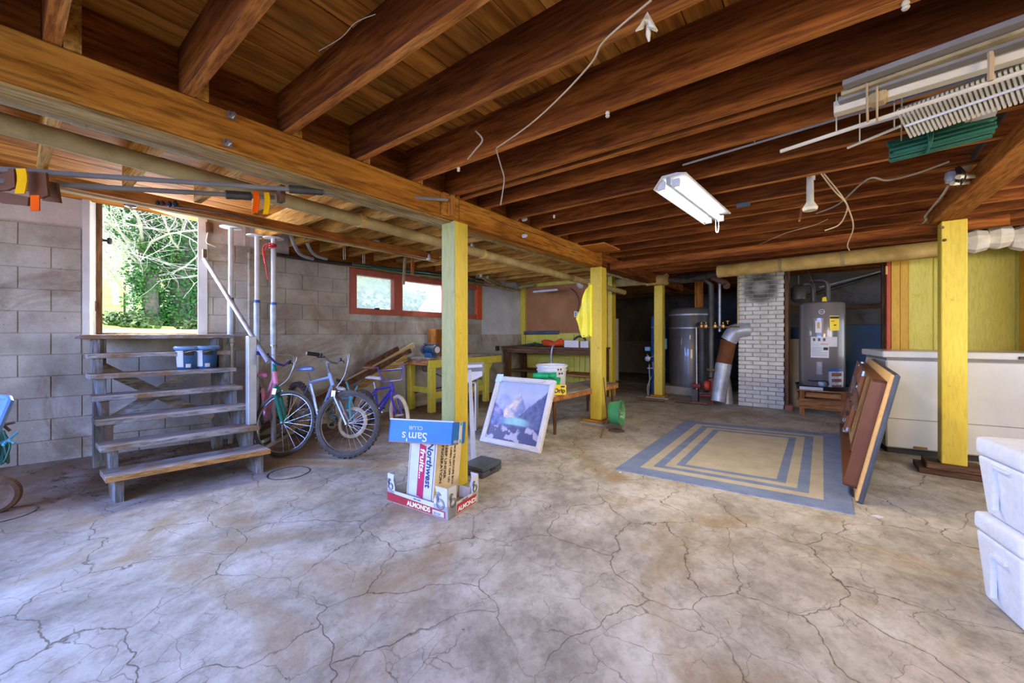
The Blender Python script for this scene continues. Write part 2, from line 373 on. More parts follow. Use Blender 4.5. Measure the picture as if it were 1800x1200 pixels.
def prism(bm, pts, off, mi=0):
    off = Vector(off); a = [bm.verts.new(Vector(p)) for p in pts]; b = [bm.verts.new(Vector(p) + off) for p in pts]; n = len(a)
    bm.faces.new(a[::-1]).material_index = mi; bm.faces.new(b).material_index = mi
    for i in range(n): bm.faces.new((a[i], a[(i+1) % n], b[(i+1) % n], b[i])).material_index = mi
def bez(pts, k=8):
    pts = [Vector(p) for p in pts]; out = []
    P = [pts[0]] + pts + [pts[-1]]
    for i in range(1, len(P) - 2):
        for j in range(k):
            t = j / k; a, b, c, d = P[i-1:i+3]
            out.append(.5 * ((2*b) + (c-a)*t + (2*a-5*b+4*c-d)*t*t + (3*b-a-3*c+d)*t**3))
    out.append(pts[-1]); return out
def rotz(a): return Matrix.Rotation(a, 3, 'Z')
def fin(name, bm, mats, bevel=0., smooth=30):
    if bevel: bmesh.ops.bevel(bm, geom=bm.edges[:] , offset=bevel, segments=1, affect='EDGES')
    bmesh.ops.recalc_face_normals(bm, faces=bm.faces[:])
    me = bpy.data.meshes.new(name); bm.to_mesh(me); bm.free()
    for m in (mats if isinstance(mats, (list, tuple)) else [mats]): me.materials.append(MATS[m])
    if smooth:
        me.shade_smooth(); me.set_sharp_from_angle(angle=math.radians(smooth))
    return me
def tag(o, label=None, cat=None, group=None, kind=None):
    for k, v in (('label', label), ('category', cat), ('group', group), ('kind', kind)):
        if v: o[k] = v
    return o
def root(name, label, cat, loc=(0, 0, 0), rz=0., group=None, kind=None):
    o = bpy.data.objects.new(name, None); C.objects.link(o); o.location = loc; o.rotation_euler = (0, 0, rz); o.empty_display_size = .1
    return tag(o, label, cat, group, kind)
def topm(o):
    m = Matrix.Identity(4)
    while o: m = o.matrix_basis @ m; o = o.parent
    return m
def part(name, bm, mats, parent, bevel=0., smooth=30, world=True, label=None, kind=None):
    """a piece of `parent`; geometry is given in place unless world=False"""
    if world: bm.transform(topm(parent).inverted())
    o = bpy.data.objects.new(name, fin(name, bm, mats, bevel, smooth)); C.objects.link(o); o.parent = parent
    return tag(o, label, None, None, kind)
def solo(name, bm, mats, label, cat, bevel=0., smooth=30, group=None, kind=None):
    """a thing that is one mesh, origin at its base"""
    xs = [v.co.copy() for v in bm.verts]
    c = Vector(((min(p.x for p in xs)+max(p.x for p in xs))/2, (min(p.y for p in xs)+max(p.y for p in xs))/2, min(p.z for p in xs)))
    bm.transform(Matrix.Translation(-c)); o = bpy.data.objects.new(name, fin(name, bm, mats, bevel, smooth)); C.objects.link(o); o.location = c
    return tag(o, label, cat, group, kind)
def struct(name, bm, mats, parent=None, smooth=30):
    o = bpy.data.objects.new(name, fin(name, bm, mats, 0, smooth)); C.objects.link(o); o.parent = parent
    if not parent: o['kind'] = 'structure'
    return o
def copytree(o, parent=None):
    c = o.copy(); C.objects.link(c); c.parent = parent
    for ch in list(o.children): copytree(ch, c)
    return c
def text(s_, parent, mat, origin, ex, ey, size, name='lettering', bold=0., stretch=1., align='LEFT'):
    """flat print: baseline starts at origin, runs along ex, up along ey (world axes)"""
    cu = bpy.data.curves.new(name, 'FONT'); cu.body = s_; cu.size = size; cu.offset = bold; cu.extrude = .0003; cu.align_x = align
    cu.materials.append(MATS[mat]); o = bpy.data.objects.new(name, cu); C.objects.link(o); o.parent = parent
    ex = Vector(ex).normalized(); ey = Vector(ey).normalized(); ez = ex.cross(ey)
    M_ = Matrix((ex * stretch, ey, ez)).transposed().to_4x4(); M_.translation = Vector(origin)
    me_ = bpy.data.meshes.new_from_object(o); bpy.data.objects.remove(o); o = bpy.data.objects.new(name, me_); C.objects.link(o); o.parent = parent
    if not me_.materials: me_.materials.append(MATS[mat])
    o.matrix_basis = topm(parent).inverted() @ M_
    return o

# ================================================================== THE SETTING
bm = B(); box(bm, -6.3, 5, -3.2, 12.3, -.12, 0); struct('floor', bm, 'cracked_concrete_floor')
Z_SUB, Z_JB = 2.485, 2.26
bm = B(); box(bm, -5.62, 5, -3.2, 12.3, Z_SUB + .022, Z_SUB + .1); ceiling = struct('ceiling', bm, 'plank_y')
bm = B(); box(bm, -7.2, -5.62, -3.6, .25, Z_SUB + .022, Z_SUB + .1); struct('ceiling_corner', bm, 'plank_y', ceiling)
me = None
x = -5.54
while x < 4.9:                                          # subfloor boards
    if me is None: b_ = B(); box(b_, -.068, .068, -3.15, 12.2, 0, .02); me = fin('subfloor_plank', b_, 'plank_y')
    o = bpy.data.objects.new('plank', me); C.objects.link(o); o.parent = ceiling; o.location = (x, 0, Z_SUB + random.uniform(-.002, .002)); x += .1405
JY = [-2.71, -2.31, -1.91, -1.51, -1.11, -.71, -.31] + [.115, .51, .925, 1.338, 1.758, 2.132, 2.225, 2.505] + [2.905 + .395*k for k in range(23)]
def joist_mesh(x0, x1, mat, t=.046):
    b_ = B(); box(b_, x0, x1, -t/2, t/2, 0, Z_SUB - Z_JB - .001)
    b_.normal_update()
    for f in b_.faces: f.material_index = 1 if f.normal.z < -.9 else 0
    return fin('joist', b_, [mat, 'lit_sawn_edge_x' if mat == 'joist_x' else mat])
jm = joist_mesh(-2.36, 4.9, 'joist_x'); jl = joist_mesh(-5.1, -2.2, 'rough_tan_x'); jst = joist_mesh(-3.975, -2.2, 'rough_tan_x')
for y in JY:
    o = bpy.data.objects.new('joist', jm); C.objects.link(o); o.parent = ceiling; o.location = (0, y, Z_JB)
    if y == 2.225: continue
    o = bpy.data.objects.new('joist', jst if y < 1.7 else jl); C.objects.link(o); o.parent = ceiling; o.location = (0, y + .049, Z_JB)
for y0, y1 in zip(JY, JY[1:]):                          # solid blocking over the girder
    if y1 - y0 < .2: continue
    b_ = B(); box(b_, -2.31, -2.27, y0 + .075, y1 - .025, Z_JB + .002, Z_SUB - .002); part('blocking', b_, 'joist_y', ceiling)
# --- concrete block walls
BM = {}
def blockmesh(L, h, t, mat):
    k = (round(L, 3), round(h, 3), mat)
    if k not in BM:
        b_ = B(); box(b_, .0025, L - .0025, -.02, t, .002, h - .002); BM[k] = fin('concrete_block', b_, mat, .004)
    return BM[k]
def cut(a, b, holes):
    seg = [(a, b)]
    for h0, h1 in holes:
        seg = [s_ for p, q in seg for s_ in (((p, min(q, h0)), (max(p, h1), q)) if h0 < q and h1 > p else ((p, q),)) if s_[1] - s_[0] > .03]
    return seg
def blocks(parent, place, s0, s1, z0, z1, holes, mat, H_=.2, L_=.4):
    z = z0; k = 0
    while z < z1 - .02:
        h = min(H_, z1 - z); s_ = s0 - (L_/2 if k % 2 else 0)
        while s_ < s1:
            a, b = max(s_, s0), min(s_ + L_, s1)
            if b - a > .03:
                for p, q in cut(a, b, [(g[0], g[1]) for g in holes if g[2] < z + h - .03 and g[3] > z + .03]):
                    o = bpy.data.objects.new('concrete_block', blockmesh(q - p, h, .004 + random.choice((0, .0015, .003)), mat)); C.objects.link(o); o.parent = parent
                    o.matrix_basis = place(p, z)
            s_ += L_
        z += h; k += 1
RA = Matrix((( .2873, .9578, 0), (.9578, -.2873, 0), (0, 0, 1))).transposed().to_4x4()   # local x along the wall, y into the room
def placeA(s_, z):
    m = RA.copy(); m.translation = A(s_, 0, z); return m
def placeB(s_, z):
    m = Matrix(((0, 1, 0), (1, 0, 0), (0, 0, 1))).to_4x4(); m.translation = Vector((XB, s_, z)); return m
DS0, DS1, DZ0, DZ1 = .54, 1.42, 1.165, 2.62
bm = B()
def abox(bm, s0, s1, o0, o1, z0, z1, mi=0):
    v = box(bm, s0, s1, o0, o1, z0, z1, mi)
    for q in v: q.co = A(q.co.x, q.co.y, q.co.z)
abox(bm, -3.5, DS0, -.2, -.004, 0, 2.21); abox(bm, DS1, 1.86, -.2, -.004, 0, 2.14); abox(bm, DS0, DS1, -.2, -.004, 0, DZ0)
wl = struct('wall_left', bm, 'block_paint', smooth=0)
blocks(wl, placeA, -3.5, 1.85, 0, 2.2, [(DS0 - .045, DS1 + .02, 1.13, 9)], 'block_paint')
bm = B(); abox(bm, -3.5, DS0 - .04, -.22, -.03, 2.2, 2.5); abox(bm, DS1 + .02, 1.9, -.22, -.03, 2.12, 2.5)
b2 = B(); box(b2, XB - .22, XB - .05, 1.72, 2.2, 2.12, 2.5); bm2 = bpy.data.meshes.new('t'); b2.to_mesh(bm2); bm.from_mesh(bm2); b2.free()
struct('plaster_band', bm, 'plaster', wl, 0)
bm = B(); abox(bm, DS0 - .3, DS1 + .3, -.3, -.24, DZ1, 2.8); struct('wall_panel', bm, 'plaster', wl, 0)
WIN = (2.985, 5.72, 1.47, 2.115)
bm = B(); box(bm, XB - .2, XB - .004, 1.74, WIN[0], 0, 2.13); box(bm, XB - .2, XB - .004, WIN[1], 7.1, 0, 2.4); box(bm, XB - .2, XB - .004, WIN[0], WIN[1], 0, WIN[2])
box(bm, XB - .01, XB + .045, 1.76, 7.1, 0, 1.17)                    # lower wall, poured and proud of the blocks
for y in (2.3, 3.6, 4.9): pass
wb = struct('wall_left_rear', bm, 'lower_wall', smooth=0)
blocks(wb, placeB, 1.74, 6.2, 1.18, 2.13, [(WIN[0], WIN[1], WIN[2] - .02, 9)], 'block_paint', .19)
bm = B(); box(bm, XB - .2, XB + .02, 1.85, 7.1, 2.128, 2.165); struct('trim_1', bm, 'rough_tan_y')
bm = B(); box(bm, XB - .2, XB - .12, 1.6, 7.2, 2.13, 2.6); struct('trim_3', bm, 'orangewood_y')
bm = B(); box(bm, XB - .01, XB + .01, 5.76, 7.07, 1.15, 2.4); struct('wall_left_far_coat', bm, 'bluewhite_wall', wb)
# base curb of pale concrete along wall
bm = B()
# ribbon window: frame, mullions, panes
bm = B(); y0, y1, z0, z1 = WIN
def wbox(bm, ya, yb, za, zb, xa=-.07, xb=.035): box(bm, XB + xa, XB + xb, ya, yb, za, zb)
wbox(bm, y0, y1, z1 - .085, z1); wbox(bm, y0, y1, z0, z0 + .085); wbox(bm, y0, y0 + .09, z0 + .085, z1 - .085); wbox(bm, y1 - .1, y1, z0 + .085, z1 - .085)
wbox(bm, 3.70, 3.86, z0 + .085, z1 - .085); wbox(bm, 4.74, 4.90, z0 + .085, z1 - .085)
win = struct('window_1', bm, 'redbrown_frame', smooth=0)
bm = B(); wbox(bm, y1 - .13, y1 + .012, z0 - .01, z1 + .008, -.05, .045); part('window_frame', bm, 'orange_frame', win, .004, label='bright orange end stile of the basement window')
for a, b in ((y0 + .09, 3.70), (3.86, 4.74)):
    bm = B(); wbox(bm, a, b, z0 + .085, z1 - .085, -.05, -.044); part('pane', bm, 'dirty_glass', win, smooth=0)
bm = B(); wbox(bm, 4.90, y1 - .1, z0 + .085, z1 - .085, -.05, -.02); part('pane', bm, 'grey_back', win, smooth=0, label='boarded grey pane at the far end')
bm = B(); wbox(bm, 3.36, 3.43, z0 + .075, z0 + .1, .03, .055); part('window_latch', bm, 'black_plastic', win)
# --- side door, open outwards
dr = root('door_1', None, None, A(DS0, 0, DZ0), kind='structure')
bm = B(); abox(bm, DS0 - .04, DS0 + .012, -.24, .015, DZ0, DZ1); abox(bm, DS1 - .055, DS1 + .03, -.24, .02, DZ0, DZ1); abox(bm, DS0, DS1, -.24, .015, DZ1, DZ1 + .05); part('door_frame', bm, 'white_paint', dr, .003)
bm = B(); abox(bm, DS0 - .06, DS1 + .04, -.26, .16, 1.145, 1.178); part('door_sill', bm, 'stair_x', dr, .004)
bm = B(); abox(bm, DS0, DS1, -.62, -.26, 1.12, 1.2); part('threshold_plank', bm, 'rough_tan_y', dr, .004)
hx = A(DS0 + .035, -.2, 0); far = E0 + ray(169.5, 585) * 4.75; dd = Vector((far.x - hx.x, far.y - hx.y, 0)).normalized(); nn = Vector((-dd.y, dd.x, 0))
def dbox(bm, a, b, n0, n1, z0, z1, mi=0):
    v = box(bm, a, b, n0, n1, z0, z1, mi)
    for q in v: p = q.co.copy(); q.co = hx + dd * p.x + nn * p.y + Vector((0, 0, p.z))
bm = B(); dbox(bm, 0, .8, -.022, .022, 1.19, 2.6); lf = part('door_leaf', bm, 'brownwood_z', dr, .003)
for sgn in (-1, 1):
    bm = B(); c = hx + dd * .06 + Vector((0, 0, 2.155)); lathe(bm, [(.025, .02), (.012, .03), (.012, .055), (.03, .06), (.036, .075), (.03, .09), (.0, .095)], c, 14, frame_of(nn * sgn) @ Matrix.Rotation(PI/2, 3, 'Y'))
    part('door_knob', bm, 'black_plastic', lf)
bm = B(); dbox(bm, .03, .12, .024, .04, 2.3, 2.33); dbox(bm, .09, .12, .026, .05, 2.2, 2.28); part('door_latch', bm, 'rust_pipe', lf)
bm = B(); dbox(bm, -.03, .03, .02, .03, 1.42, 1.52); part('hinge', bm, 'rust_pipe', lf)
# --- end partition behind the work bench
YP = 7.05
bm = B(); box(bm, -5.2, -3.06, YP, YP + .1, 0, 2.45); wr = struct('wall_rear', bm, 'yellow_wall')
for k in range(7):
    b_ = B(); box(b_, -4.98, -3.8, YP - .022, YP - .001, .02 + .165*k, .02 + .165*k + .158); part('plank', b_, 'yellow_wall', wr, .004)
for k in range(5):
    b_ = B(); box(b_, -3.79 + .125*k, -3.675 + .125*k, YP - .03, YP - .001, .02, 1.2); part('plank', b_, 'yellow_wall', wr, .004)
b_ = B(); box(b_, -4.98, -3.16, YP - .018, YP - .001, 1.2, 2.2); part('hardboard_panel', b_, 'hardboard', wr, .002, label='brown hardboard panel above the bench')
b_ = B(); box(b_, -5.1, -5.0, YP - .04, YP - .001, 0, 2.45); part('stud', b_, 'yellow_paint', wr, .003)
for xx in (-3.15, -3.05): b_ = B(); box(b_, xx, xx + .085, YP - .08, YP + .1, 0, 2.3); part('stud', b_, 'yellow_paint', wr, .003)
# --- far walls
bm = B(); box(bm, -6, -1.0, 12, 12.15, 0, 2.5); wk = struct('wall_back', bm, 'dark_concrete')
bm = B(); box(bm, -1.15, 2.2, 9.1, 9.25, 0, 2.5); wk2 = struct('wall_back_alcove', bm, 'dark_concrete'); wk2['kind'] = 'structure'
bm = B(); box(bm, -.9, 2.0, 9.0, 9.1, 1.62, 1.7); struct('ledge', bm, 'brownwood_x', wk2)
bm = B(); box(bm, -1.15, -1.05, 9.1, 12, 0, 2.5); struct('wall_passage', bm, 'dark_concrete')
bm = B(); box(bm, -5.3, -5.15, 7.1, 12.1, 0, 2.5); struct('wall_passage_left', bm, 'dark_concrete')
YW = 7.0
bm = B(); box(bm, .98, 3.3, YW, YW + .1, 0, 2.45); wy = struct('wall_right_end', bm, 'yellow_wall')
for k, (a, b) in enumerate(((.985, 1.2), (1.205, 1.36), (1.365, 1.46), (1.465, 1.85), (1.86, 2.3), (2.31, 2.7))):
    b_ = B(); box(b_, a, b - .004, YW - (.012 if k != 2 else .045), YW - .001, 0, 2.4); part('panel', b_, 'yellow_wall', wy, .003)
bm = B(); box(bm, 3.2, 3.35, -3, 2.0, 0, 2.5); box(bm, 3.2, 3.35, 4.8, 7.1, 0, 2.5); box(bm, 3.2, 3.35, 2.0, 4.8, 0, 1.3); box(bm, 3.2, 3.35, 2.0, 4.8, 2.2, 2.5); struct('wall_right', bm, 'yellow_wall')
bm = B(); box(bm, 3.19, 3.36, 2.0, 2.06, 1.3, 2.2); box(bm, 3.19, 3.36, 4.74, 4.8, 1.3, 2.2); box(bm, 3.19, 3.36, 3.37, 3.43, 1.3, 2.2); box(bm, 3.19, 3.36, 2.0, 4.8, 1.3, 1.36); box(bm, 3.19, 3.36, 2.0, 4.8, 2.14, 2.2); struct('added_window', bm, 'redbrown_frame')  # unseen window, added together with its lamp to light the far end
b_ = B(); box(b_, 1.86, 1.93, YW - .6, YW - .05, 0, 2.3); part('panel', b_, 'mustard', wy, .003, label='mustard board turned edge on')
d2 = root('door_2', None, None, (.79, YW, 0), kind='structure')
b_ = B(); box(b_, .775, .815, YW - .09, YW + .1, 0, 2.3); part('door_frame', b_, 'orange_trim', d2, .004)
b_ = B(); box(b_, .74, .78, YW - .02, YW + .1, 0, 2.3); part('door_stop', b_, 'brownwood_z', d2, .004)
b_ = B(); box(b_, .82, .9, YW - .075, YW + .05, 0, 2.45); box(b_, .905, .98, YW - .05, YW + .05, 0, 2.45); part('door_casing', b_, 'mustard', d2, .004)
b_ = B(); box(b_, .765, .785, YW - .1, YW - .08, 1.95, 2.06); part('hinge', b_, 'brass', d2)
bm = B(); box(bm, -6.2, -5.0, -3.2, -3.05, 0, 2.5); box(bm, .2, 1.2, -3.2, -3.05, 0, 2.5); struct('wall_front', bm, 'block_paint')
# --- chimney
CX0, CX1, CY0, CY1 = -.955, -.325, 7.45, 8.0
bm = B(); box(bm, CX0 + .012, CX1 - .012, CY0 + .012, CY1, 0, 2.24); ch = tag(bpy.data.objects.new('chimney', fin('chimney', bm, 'mortar_pale')), 'white-painted brick chimney between the grey storage tank and the water heater', 'chimney'); C.objects.link(ch)
fm = {}
def brick(L, rot=False):
    k = (round(L, 3), rot)
    if k not in fm: b_ = B(); box(b_, 0, L - .012, -.004, .03, 0, .056) if not rot else box(b_, -.03, 0, 0, L - .009, 0, .059); fm[k] = fin('brick', b_, 'white_brick', .004)
    return fm[k]
z = 0.; k = 0
while z < 2.2:
    s_ = CX0 - (.105 if k % 2 else 0)
    while s_ < CX1 - .02:
        a, b = max(s_, CX0), min(s_ + .21, CX1 + .009)
        zc = z + .03
        hole = math.hypot((a + b) / 2 - (-.645), zc - 1.93) < .075
        o = bpy.data.objects.new('brick', brick(b - a)); C.objects.link(o); o.parent = ch; o.location = (a, CY0 + random.uniform(-.004, .003) + (.012 if hole else 0), z + .003)
        s_ += .21
    z += .068; k += 1
bm = B(); box(bm, CX1 + .002, CX1 + .05, CY0 + .01, CY1, 0, 2.4); struct('trim_2', bm, 'brownwood_z')
bm = B(); box(bm, -1.02, -.62, 7.22, 7.44, 2.155, 2.17); solo('board', bm, 'ivory_dirty', 'pale board lying across the top of the white chimney front', 'board')

# ================================================================== OUTDOORS
def gh(x, y):
    d = max(0, -5.9 - x); return 1.16 + .035 * d + .0052 * max(0, d - 5) ** 2 + .05 * math.sin(x * .9 + y * .7)* min(1, d / 5)
bm = B(); NX, NY = 46, 46; g = []
for i in range(NX + 1):
    x = -5.72 - (i / NX) ** 1.7 * 60 
    g.append([bm.verts.new((x - (0 if i else 0), yy, gh(x, yy))) for yy in [(-14 + 44 * j / NY) for j in range(NY + 1)]])
for i in range(NX):
    for j in range(NY):
        f = bm.faces.new((g[i][j], g[i+1][j], g[i+1][j+1], g[i][j+1])); f.material_index = 0 if i > 9 else 1
for f in bm.faces: pass
grd = struct('ground_outside', bm, ['grass_ground', 'soil_pale'])
def branch(bm, p, d, L, r, depth, twigs, spread=.7):
    pts = [p]; q = p.copy(); dd_ = d.normalized(); n = 4
    for i in range(n):
        dd_ = (dd_ + Vector((random.gauss(0, .16), random.gauss(0, .16), random.gauss(.03, .12)))).normalized(); q = q + dd_ * (L / n); pts.append(q.copy())
    tube(bm, pts, [r * (1 - .55 * i / n) for i in range(n + 1)], 5 if r > .02 else 3, cap=False)
    if depth > 0:
        for i in range(twigs):
            t = random.uniform(.25, 1.); k = min(n - 1, int(t * n)); b0 = pts[k].lerp(pts[k+1], t * n - k if t < 1 else 1)
            nd_ = (dd_ * .5 + Vector((random.gauss(0, spread), random.gauss(0, spread), random.gauss(.1, spread)))).normalized()
            branch(bm, b0, nd_, L * random.uniform(.45, .7), max(.004, r * .45), depth - 1, twigs, spread)
def leaves(bm, centres, n, size):
    for c, rad in centres:
        for i in range(n):
            d = Vector((random.gauss(0, 1), random.gauss(0, 1), random.gauss(0, 1))).normalized() * rad * random.uniform(.75, 1.08)
            p = c + d; s_ = size * random.uniform(.6, 1.3); a = Vector((random.gauss(0, 1), random.gauss(0, 1), random.gauss(0, .6))).normalized(); b_ = a.cross(d.normalized() + Vector((.01, 0, .02))).normalized()
            vv = [bm.verts.new(p + a * s_), bm.verts.new(p + b_ * s_ * .6), bm.verts.new(p - a * s_ * .8), bm.verts.new(p - b_ * s_ * .6)]
            bm.faces.new(vv)
def ivy_tree(lab, base, top, r0, n):
    t = root('ivy_tree', lab, 'tree', base, group='ivy-clad trees outside the door')
    b_ = B(); pts = [base.lerp(top, k / 6) + Vector((random.gauss(0, .05), random.gauss(0, .08), 0)) for k in range(7)]; tube(b_, pts, [r0 * (.8 - .08*k) for k in range(7)], 10)
    b3 = B()
    for k in range(16):
        p = pts[random.randint(2, 6)]; branch(b3, p, Vector((random.uniform(.1, .8), random.gauss(0, .9), random.uniform(-.1, .7))), random.uniform(1.2, 2.2), .03, 2, 5)
    part('branches', b3, 'twig_pale', t, kind='stuff'); part('trunk', b_, 'bark', t)
    b_ = B(); cs = []
    for k in range(26):
        u_ = k / 25; q = base.lerp(top, u_); cs.append((q + Vector((random.gauss(0, .08), random.gauss(0, .07 + .14*u_), 0)), r0 * random.uniform(.9, 1.35) * (1 + .2 * math.sin(u_ * 3.1))))
    leaves(b_, cs, n, .036); part('leaves', b_, 'ivy_leaf', t, smooth=0)
    return t
def og(u, v, d): p = aD(u, v, d); return Vector((p.x, p.y, gh(p.x, p.y) - .02))
p1 = og(268, 560, 9); p2 = og(312, 560, 9.4); p3 = og(338, 560, 10.2)
ivy_tree('ivy-covered tree trunk just right of the open side door edge', p1, p1 + Vector((-.1, -.22, 3.4)), .2, 300)
ivy_tree('thick ivy-covered trunk in the middle of the side doorway', p2, p2 + Vector((0, .05, 3.6)), .27, 380)
ivy_tree('ivy-covered trunk close to the right jamb of the side doorway', p3, p3 + Vector((-.1, .35, 3.4)), .2, 280)
def bare_tree(lab, base, h, seed):
    random.seed(seed); b_ = B(); tube(b_, [base, base + Vector((random.gauss(0, .2), random.gauss(0, .2), h * .45))], [.1, .07], 7)
    for k in range(12): branch(b_, base + Vector((0, 0, h * random.uniform(.12, .5))), Vector((random.gauss(0, .8), random.gauss(0, .8), random.uniform(.2, 1.))), h * random.uniform(.3, .5), .035, 2, 5)
    solo('bare_tree', b_, 'twig_pale', lab, 'tree', group='leafless trees on the slope')
for k, (u, d, h, lab) in enumerate(((205, 15, 5, 'pale leafless tree on the grassy slope seen left in the side doorway'), (232, 12, 4.2, 'twiggy leafless tree beside the left ivy-clad trunk'), (255, 20, 6.5, 'tall leafless tree behind the left ivy-clad trunk'),
        (300, 17, 6.5, 'leafless tree showing between the ivy-clad trunks'), (335, 12.5, 5.5, 'leafless tree behind the ivy-clad trunk at the right jamb'), (185, 22, 7, 'leafless tree far up the slope by the door edge'), (220, 27, 8, 'most distant leafless tree at the top of the slope'))):
    bare_tree(lab, og(u, 560, d), h, 30 + k)
random.seed(11)
# thicket on the skyline
b_ = B()
for k in range(46):
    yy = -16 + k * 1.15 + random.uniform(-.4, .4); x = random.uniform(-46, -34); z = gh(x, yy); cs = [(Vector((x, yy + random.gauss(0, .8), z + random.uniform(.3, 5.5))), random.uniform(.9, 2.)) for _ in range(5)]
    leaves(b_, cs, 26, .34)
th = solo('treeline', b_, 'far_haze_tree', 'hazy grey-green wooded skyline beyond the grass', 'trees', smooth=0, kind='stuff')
def shrub(lab, p, r, mat='shrub_leaf', n=260, size=.05):
    b_ = B(); leaves(b_, [(p + Vector((random.gauss(0, r * .5), random.gauss(0, r * .6), r * random.uniform(.1, .8))), r * random.uniform(.5, .8)) for _ in range(6)], n // 4, size)
    solo('shrub', b_, mat, lab, 'shrub', smooth=0)
shrub('low dark shrub in the grass left of the ivy-clad trunks', og(212, 560, 8.3), .24)
shrub('round shrub at the foot of the left ivy-clad trunk', og(238, 560, 8.0), .26)
shrub('leafy shrub by the right jamb of the side doorway', og(343, 560, 8.4), .2)
shrub('shrub outside the left pane of the basement window', Vector((-8.2, 4.9, 1.3)), .7, size=.07, n=500)
shrub('shrub outside the middle pane of the basement window', Vector((-8.6, 6.9, 1.3)), .8, size=.07, n=500)
b_ = B(); p = og(219, 560, 13); tube(b_, [p, p + Vector((0, 0, 1.3))], .03, 6); solo('fence_post', b_, 'darkpipe', 'thin dark stake standing in the grass of the slope', 'post')
def cL(lat, d, z=0.): return Vector((FV[0]*d + RV[0]*lat, FV[1]*d + RV[1]*lat, z))
# ================================================================== GIRDERS AND POSTS
def girder(lab, x0, x1, y0, y1, z0, z1, mat, bolts=()):
    g_ = root('girder', lab, 'beam', ((x0+x1)/2, (y0+y1)/2, z0))
    b_ = B(); box(b_, x0, x1, y0, y1, z0, z1); part('timber', b_, mat, g_, .006)
    return g_
GX0, GX1, GZ = -2.37, -2.2, 2.07
g1 = girder('near girder running from the camera side to the first yellow post', GX0, GX1, -3.1, 2.195, GZ, Z_JB - .002, 'girder_y')
g2 = girder('middle girder with a long crack between the first and second yellow posts', GX0, GX1, 2.2, 4.85, GZ, Z_JB - .002, 'girder_y')
g3 = girder('far girder running into the dark passage to the third post', GX0, GX1, 4.855, 9.0, GZ + .03, Z_JB - .002, 'joist_y')
b_ = B(); box(b_, GX0 + .005, GX1 - .02, -3.1, 2.19, GZ - .012, GZ - .001); part('rough_face', b_, 'rough_tan_y', g1, label='coarse sawn pale underside')
for (u, v) in ((407, 204), (400, 252), (793, 346), (790, 373)):
    p = aX(u, v, GX1 + .01); b_ = B(); box(b_, p.x - .008, p.x + .012, p.y - .016, p.y + .016, p.z - .016, p.z + .016); lathe(b_, [(.009, .012), (.009, .035)], p, 6, Matrix.Rotation(PI/2, 3, 'Y')); part('bolt', b_, 'steel', g1 if u < 500 else g2)
b_ = B(); box(b_, GX1 + .001, GX1 + .03, 2.0, 2.06, GZ + .01, Z_JB - .01); part('batten', b_, 'girder_y', g1, .002)
b_ = B(); box(b_, GX1 + .03, GX1 + .075, 2.045, 2.075, GZ + .01, Z_JB - .03); part('batten', b_, 'orangewood_z', g1, .002)
for v in (386, 415):
    p = aX(919, v, GX1 + .01); b_ = B(); lathe(b_, [(.018, 0), (.018, .03), (.012, .045)], p, 10, Matrix.Rotation(PI/2, 3, 'Y')); part('insulator_knob', b_, 'white_plastic', g2)
b_ = B(); tube(b_, [Vector((GX1 + .0, y, z)) for y, z in ((2.45, 2.2), (2.9, 2.185), (3.4, 2.2), (3.9, 2.17), (4.4, 2.18))], [.001, .003, .004, .003, .001], 4); part('crack', b_, 'black_ink', g2)
HW = dict()
def post(lab, x0, x1, y0, y1, z1, base=None, rz=0., kind='post', mats=('yellow_paint',), z0=0.0):
    cx, cy = (x0+x1)/2, (y0+y1)/2; t = root('post', lab, kind, (cx, cy, 0), rz)
    b_ = B(); a, c = (x1-x0)/2, (y1-y0)/2; box(b_, -a, a, -c, c, z0, z1)
    bmesh.ops.bevel(b_, geom=b_.edges[:], offset=.006, segments=1, affect='EDGES')
    if len(mats) > 1:
        b_.faces.ensure_lookup_table(); b_.normal_update()
        for f in b_.faces:
            if f.normal.y < -.7: f.material_index = 1
    part('timber', b_, list(mats), t, world=False)
    for (bx, by, sx, sy, za, zb, m) in base or ():
        b_ = B(); box(b_, bx - sx, bx + sx, by - sy, by + sy, za, zb); part('base_block', b_, m, t, .006, world=False)
    return t
P1 = post('first wooden post, bright yellow side and bare greenish side, behind the cartons', -2.325, -2.175, 2.12, 2.27, 2.068, mats=('yellow_paint', 'green_bare_face'))
P2 = post('second yellow post with a yellow coat hanging on it, beside the green tub', -2.33, -2.17, 4.76, 4.92, 2.068, [(0, 0, .19, .17, 0, .03, 'mortar'), (-.02, -.01, .14, .13, .03, .06, 'rough_tan_x')], z0=.06)
P3 = post('third yellow post standing in front of the large grey storage tank', -2.30, -2.15, 7.33, 7.48, 2.09, [(0, 0, .2, .16, 0, .03, 'mortar'), (0, 0, .13, .12, .03, .06, 'rough_tan_x')], z0=.06)
P4 = post('yellow post in front of the white chest freezer, with two old nail holes', .885, 1.035, 4.86, 5.01, 2.15, [(.02, 0, .24, .15, 0, .045, 'brownwood_x'), (.0, 0, .17, .13, .045, .09, 'brownwood_x')], z0=.09, rz=-.03)
for u, v in ((1656, 400), (1660, 422)):
    p = aY(u, v, 4.855); b_ = B(); lathe(b_, [(.013, 0), (.013, .008)], p, 7, Matrix.Rotation(PI/2, 3, 'X')); part('nail_hole', b_, 'brownwood_z', P4)
g4 = girder('orange-brown girder resting on the yellow post by the freezer', .83, 1.01, -2.8, 5.02, 2.155, Z_JB + .0, 'orangewood_y')
g5 = root('header_beam', 'doubled timber header over the stair, along the left wall', 'beam', (-4.05, 0, 2.18))
b_ = B(); box(b_, -4.1, -4.045, -3.1, 3.6, 2.17, Z_JB - .003); part('timber', b_, 'rough_tan_y', g5, .003)
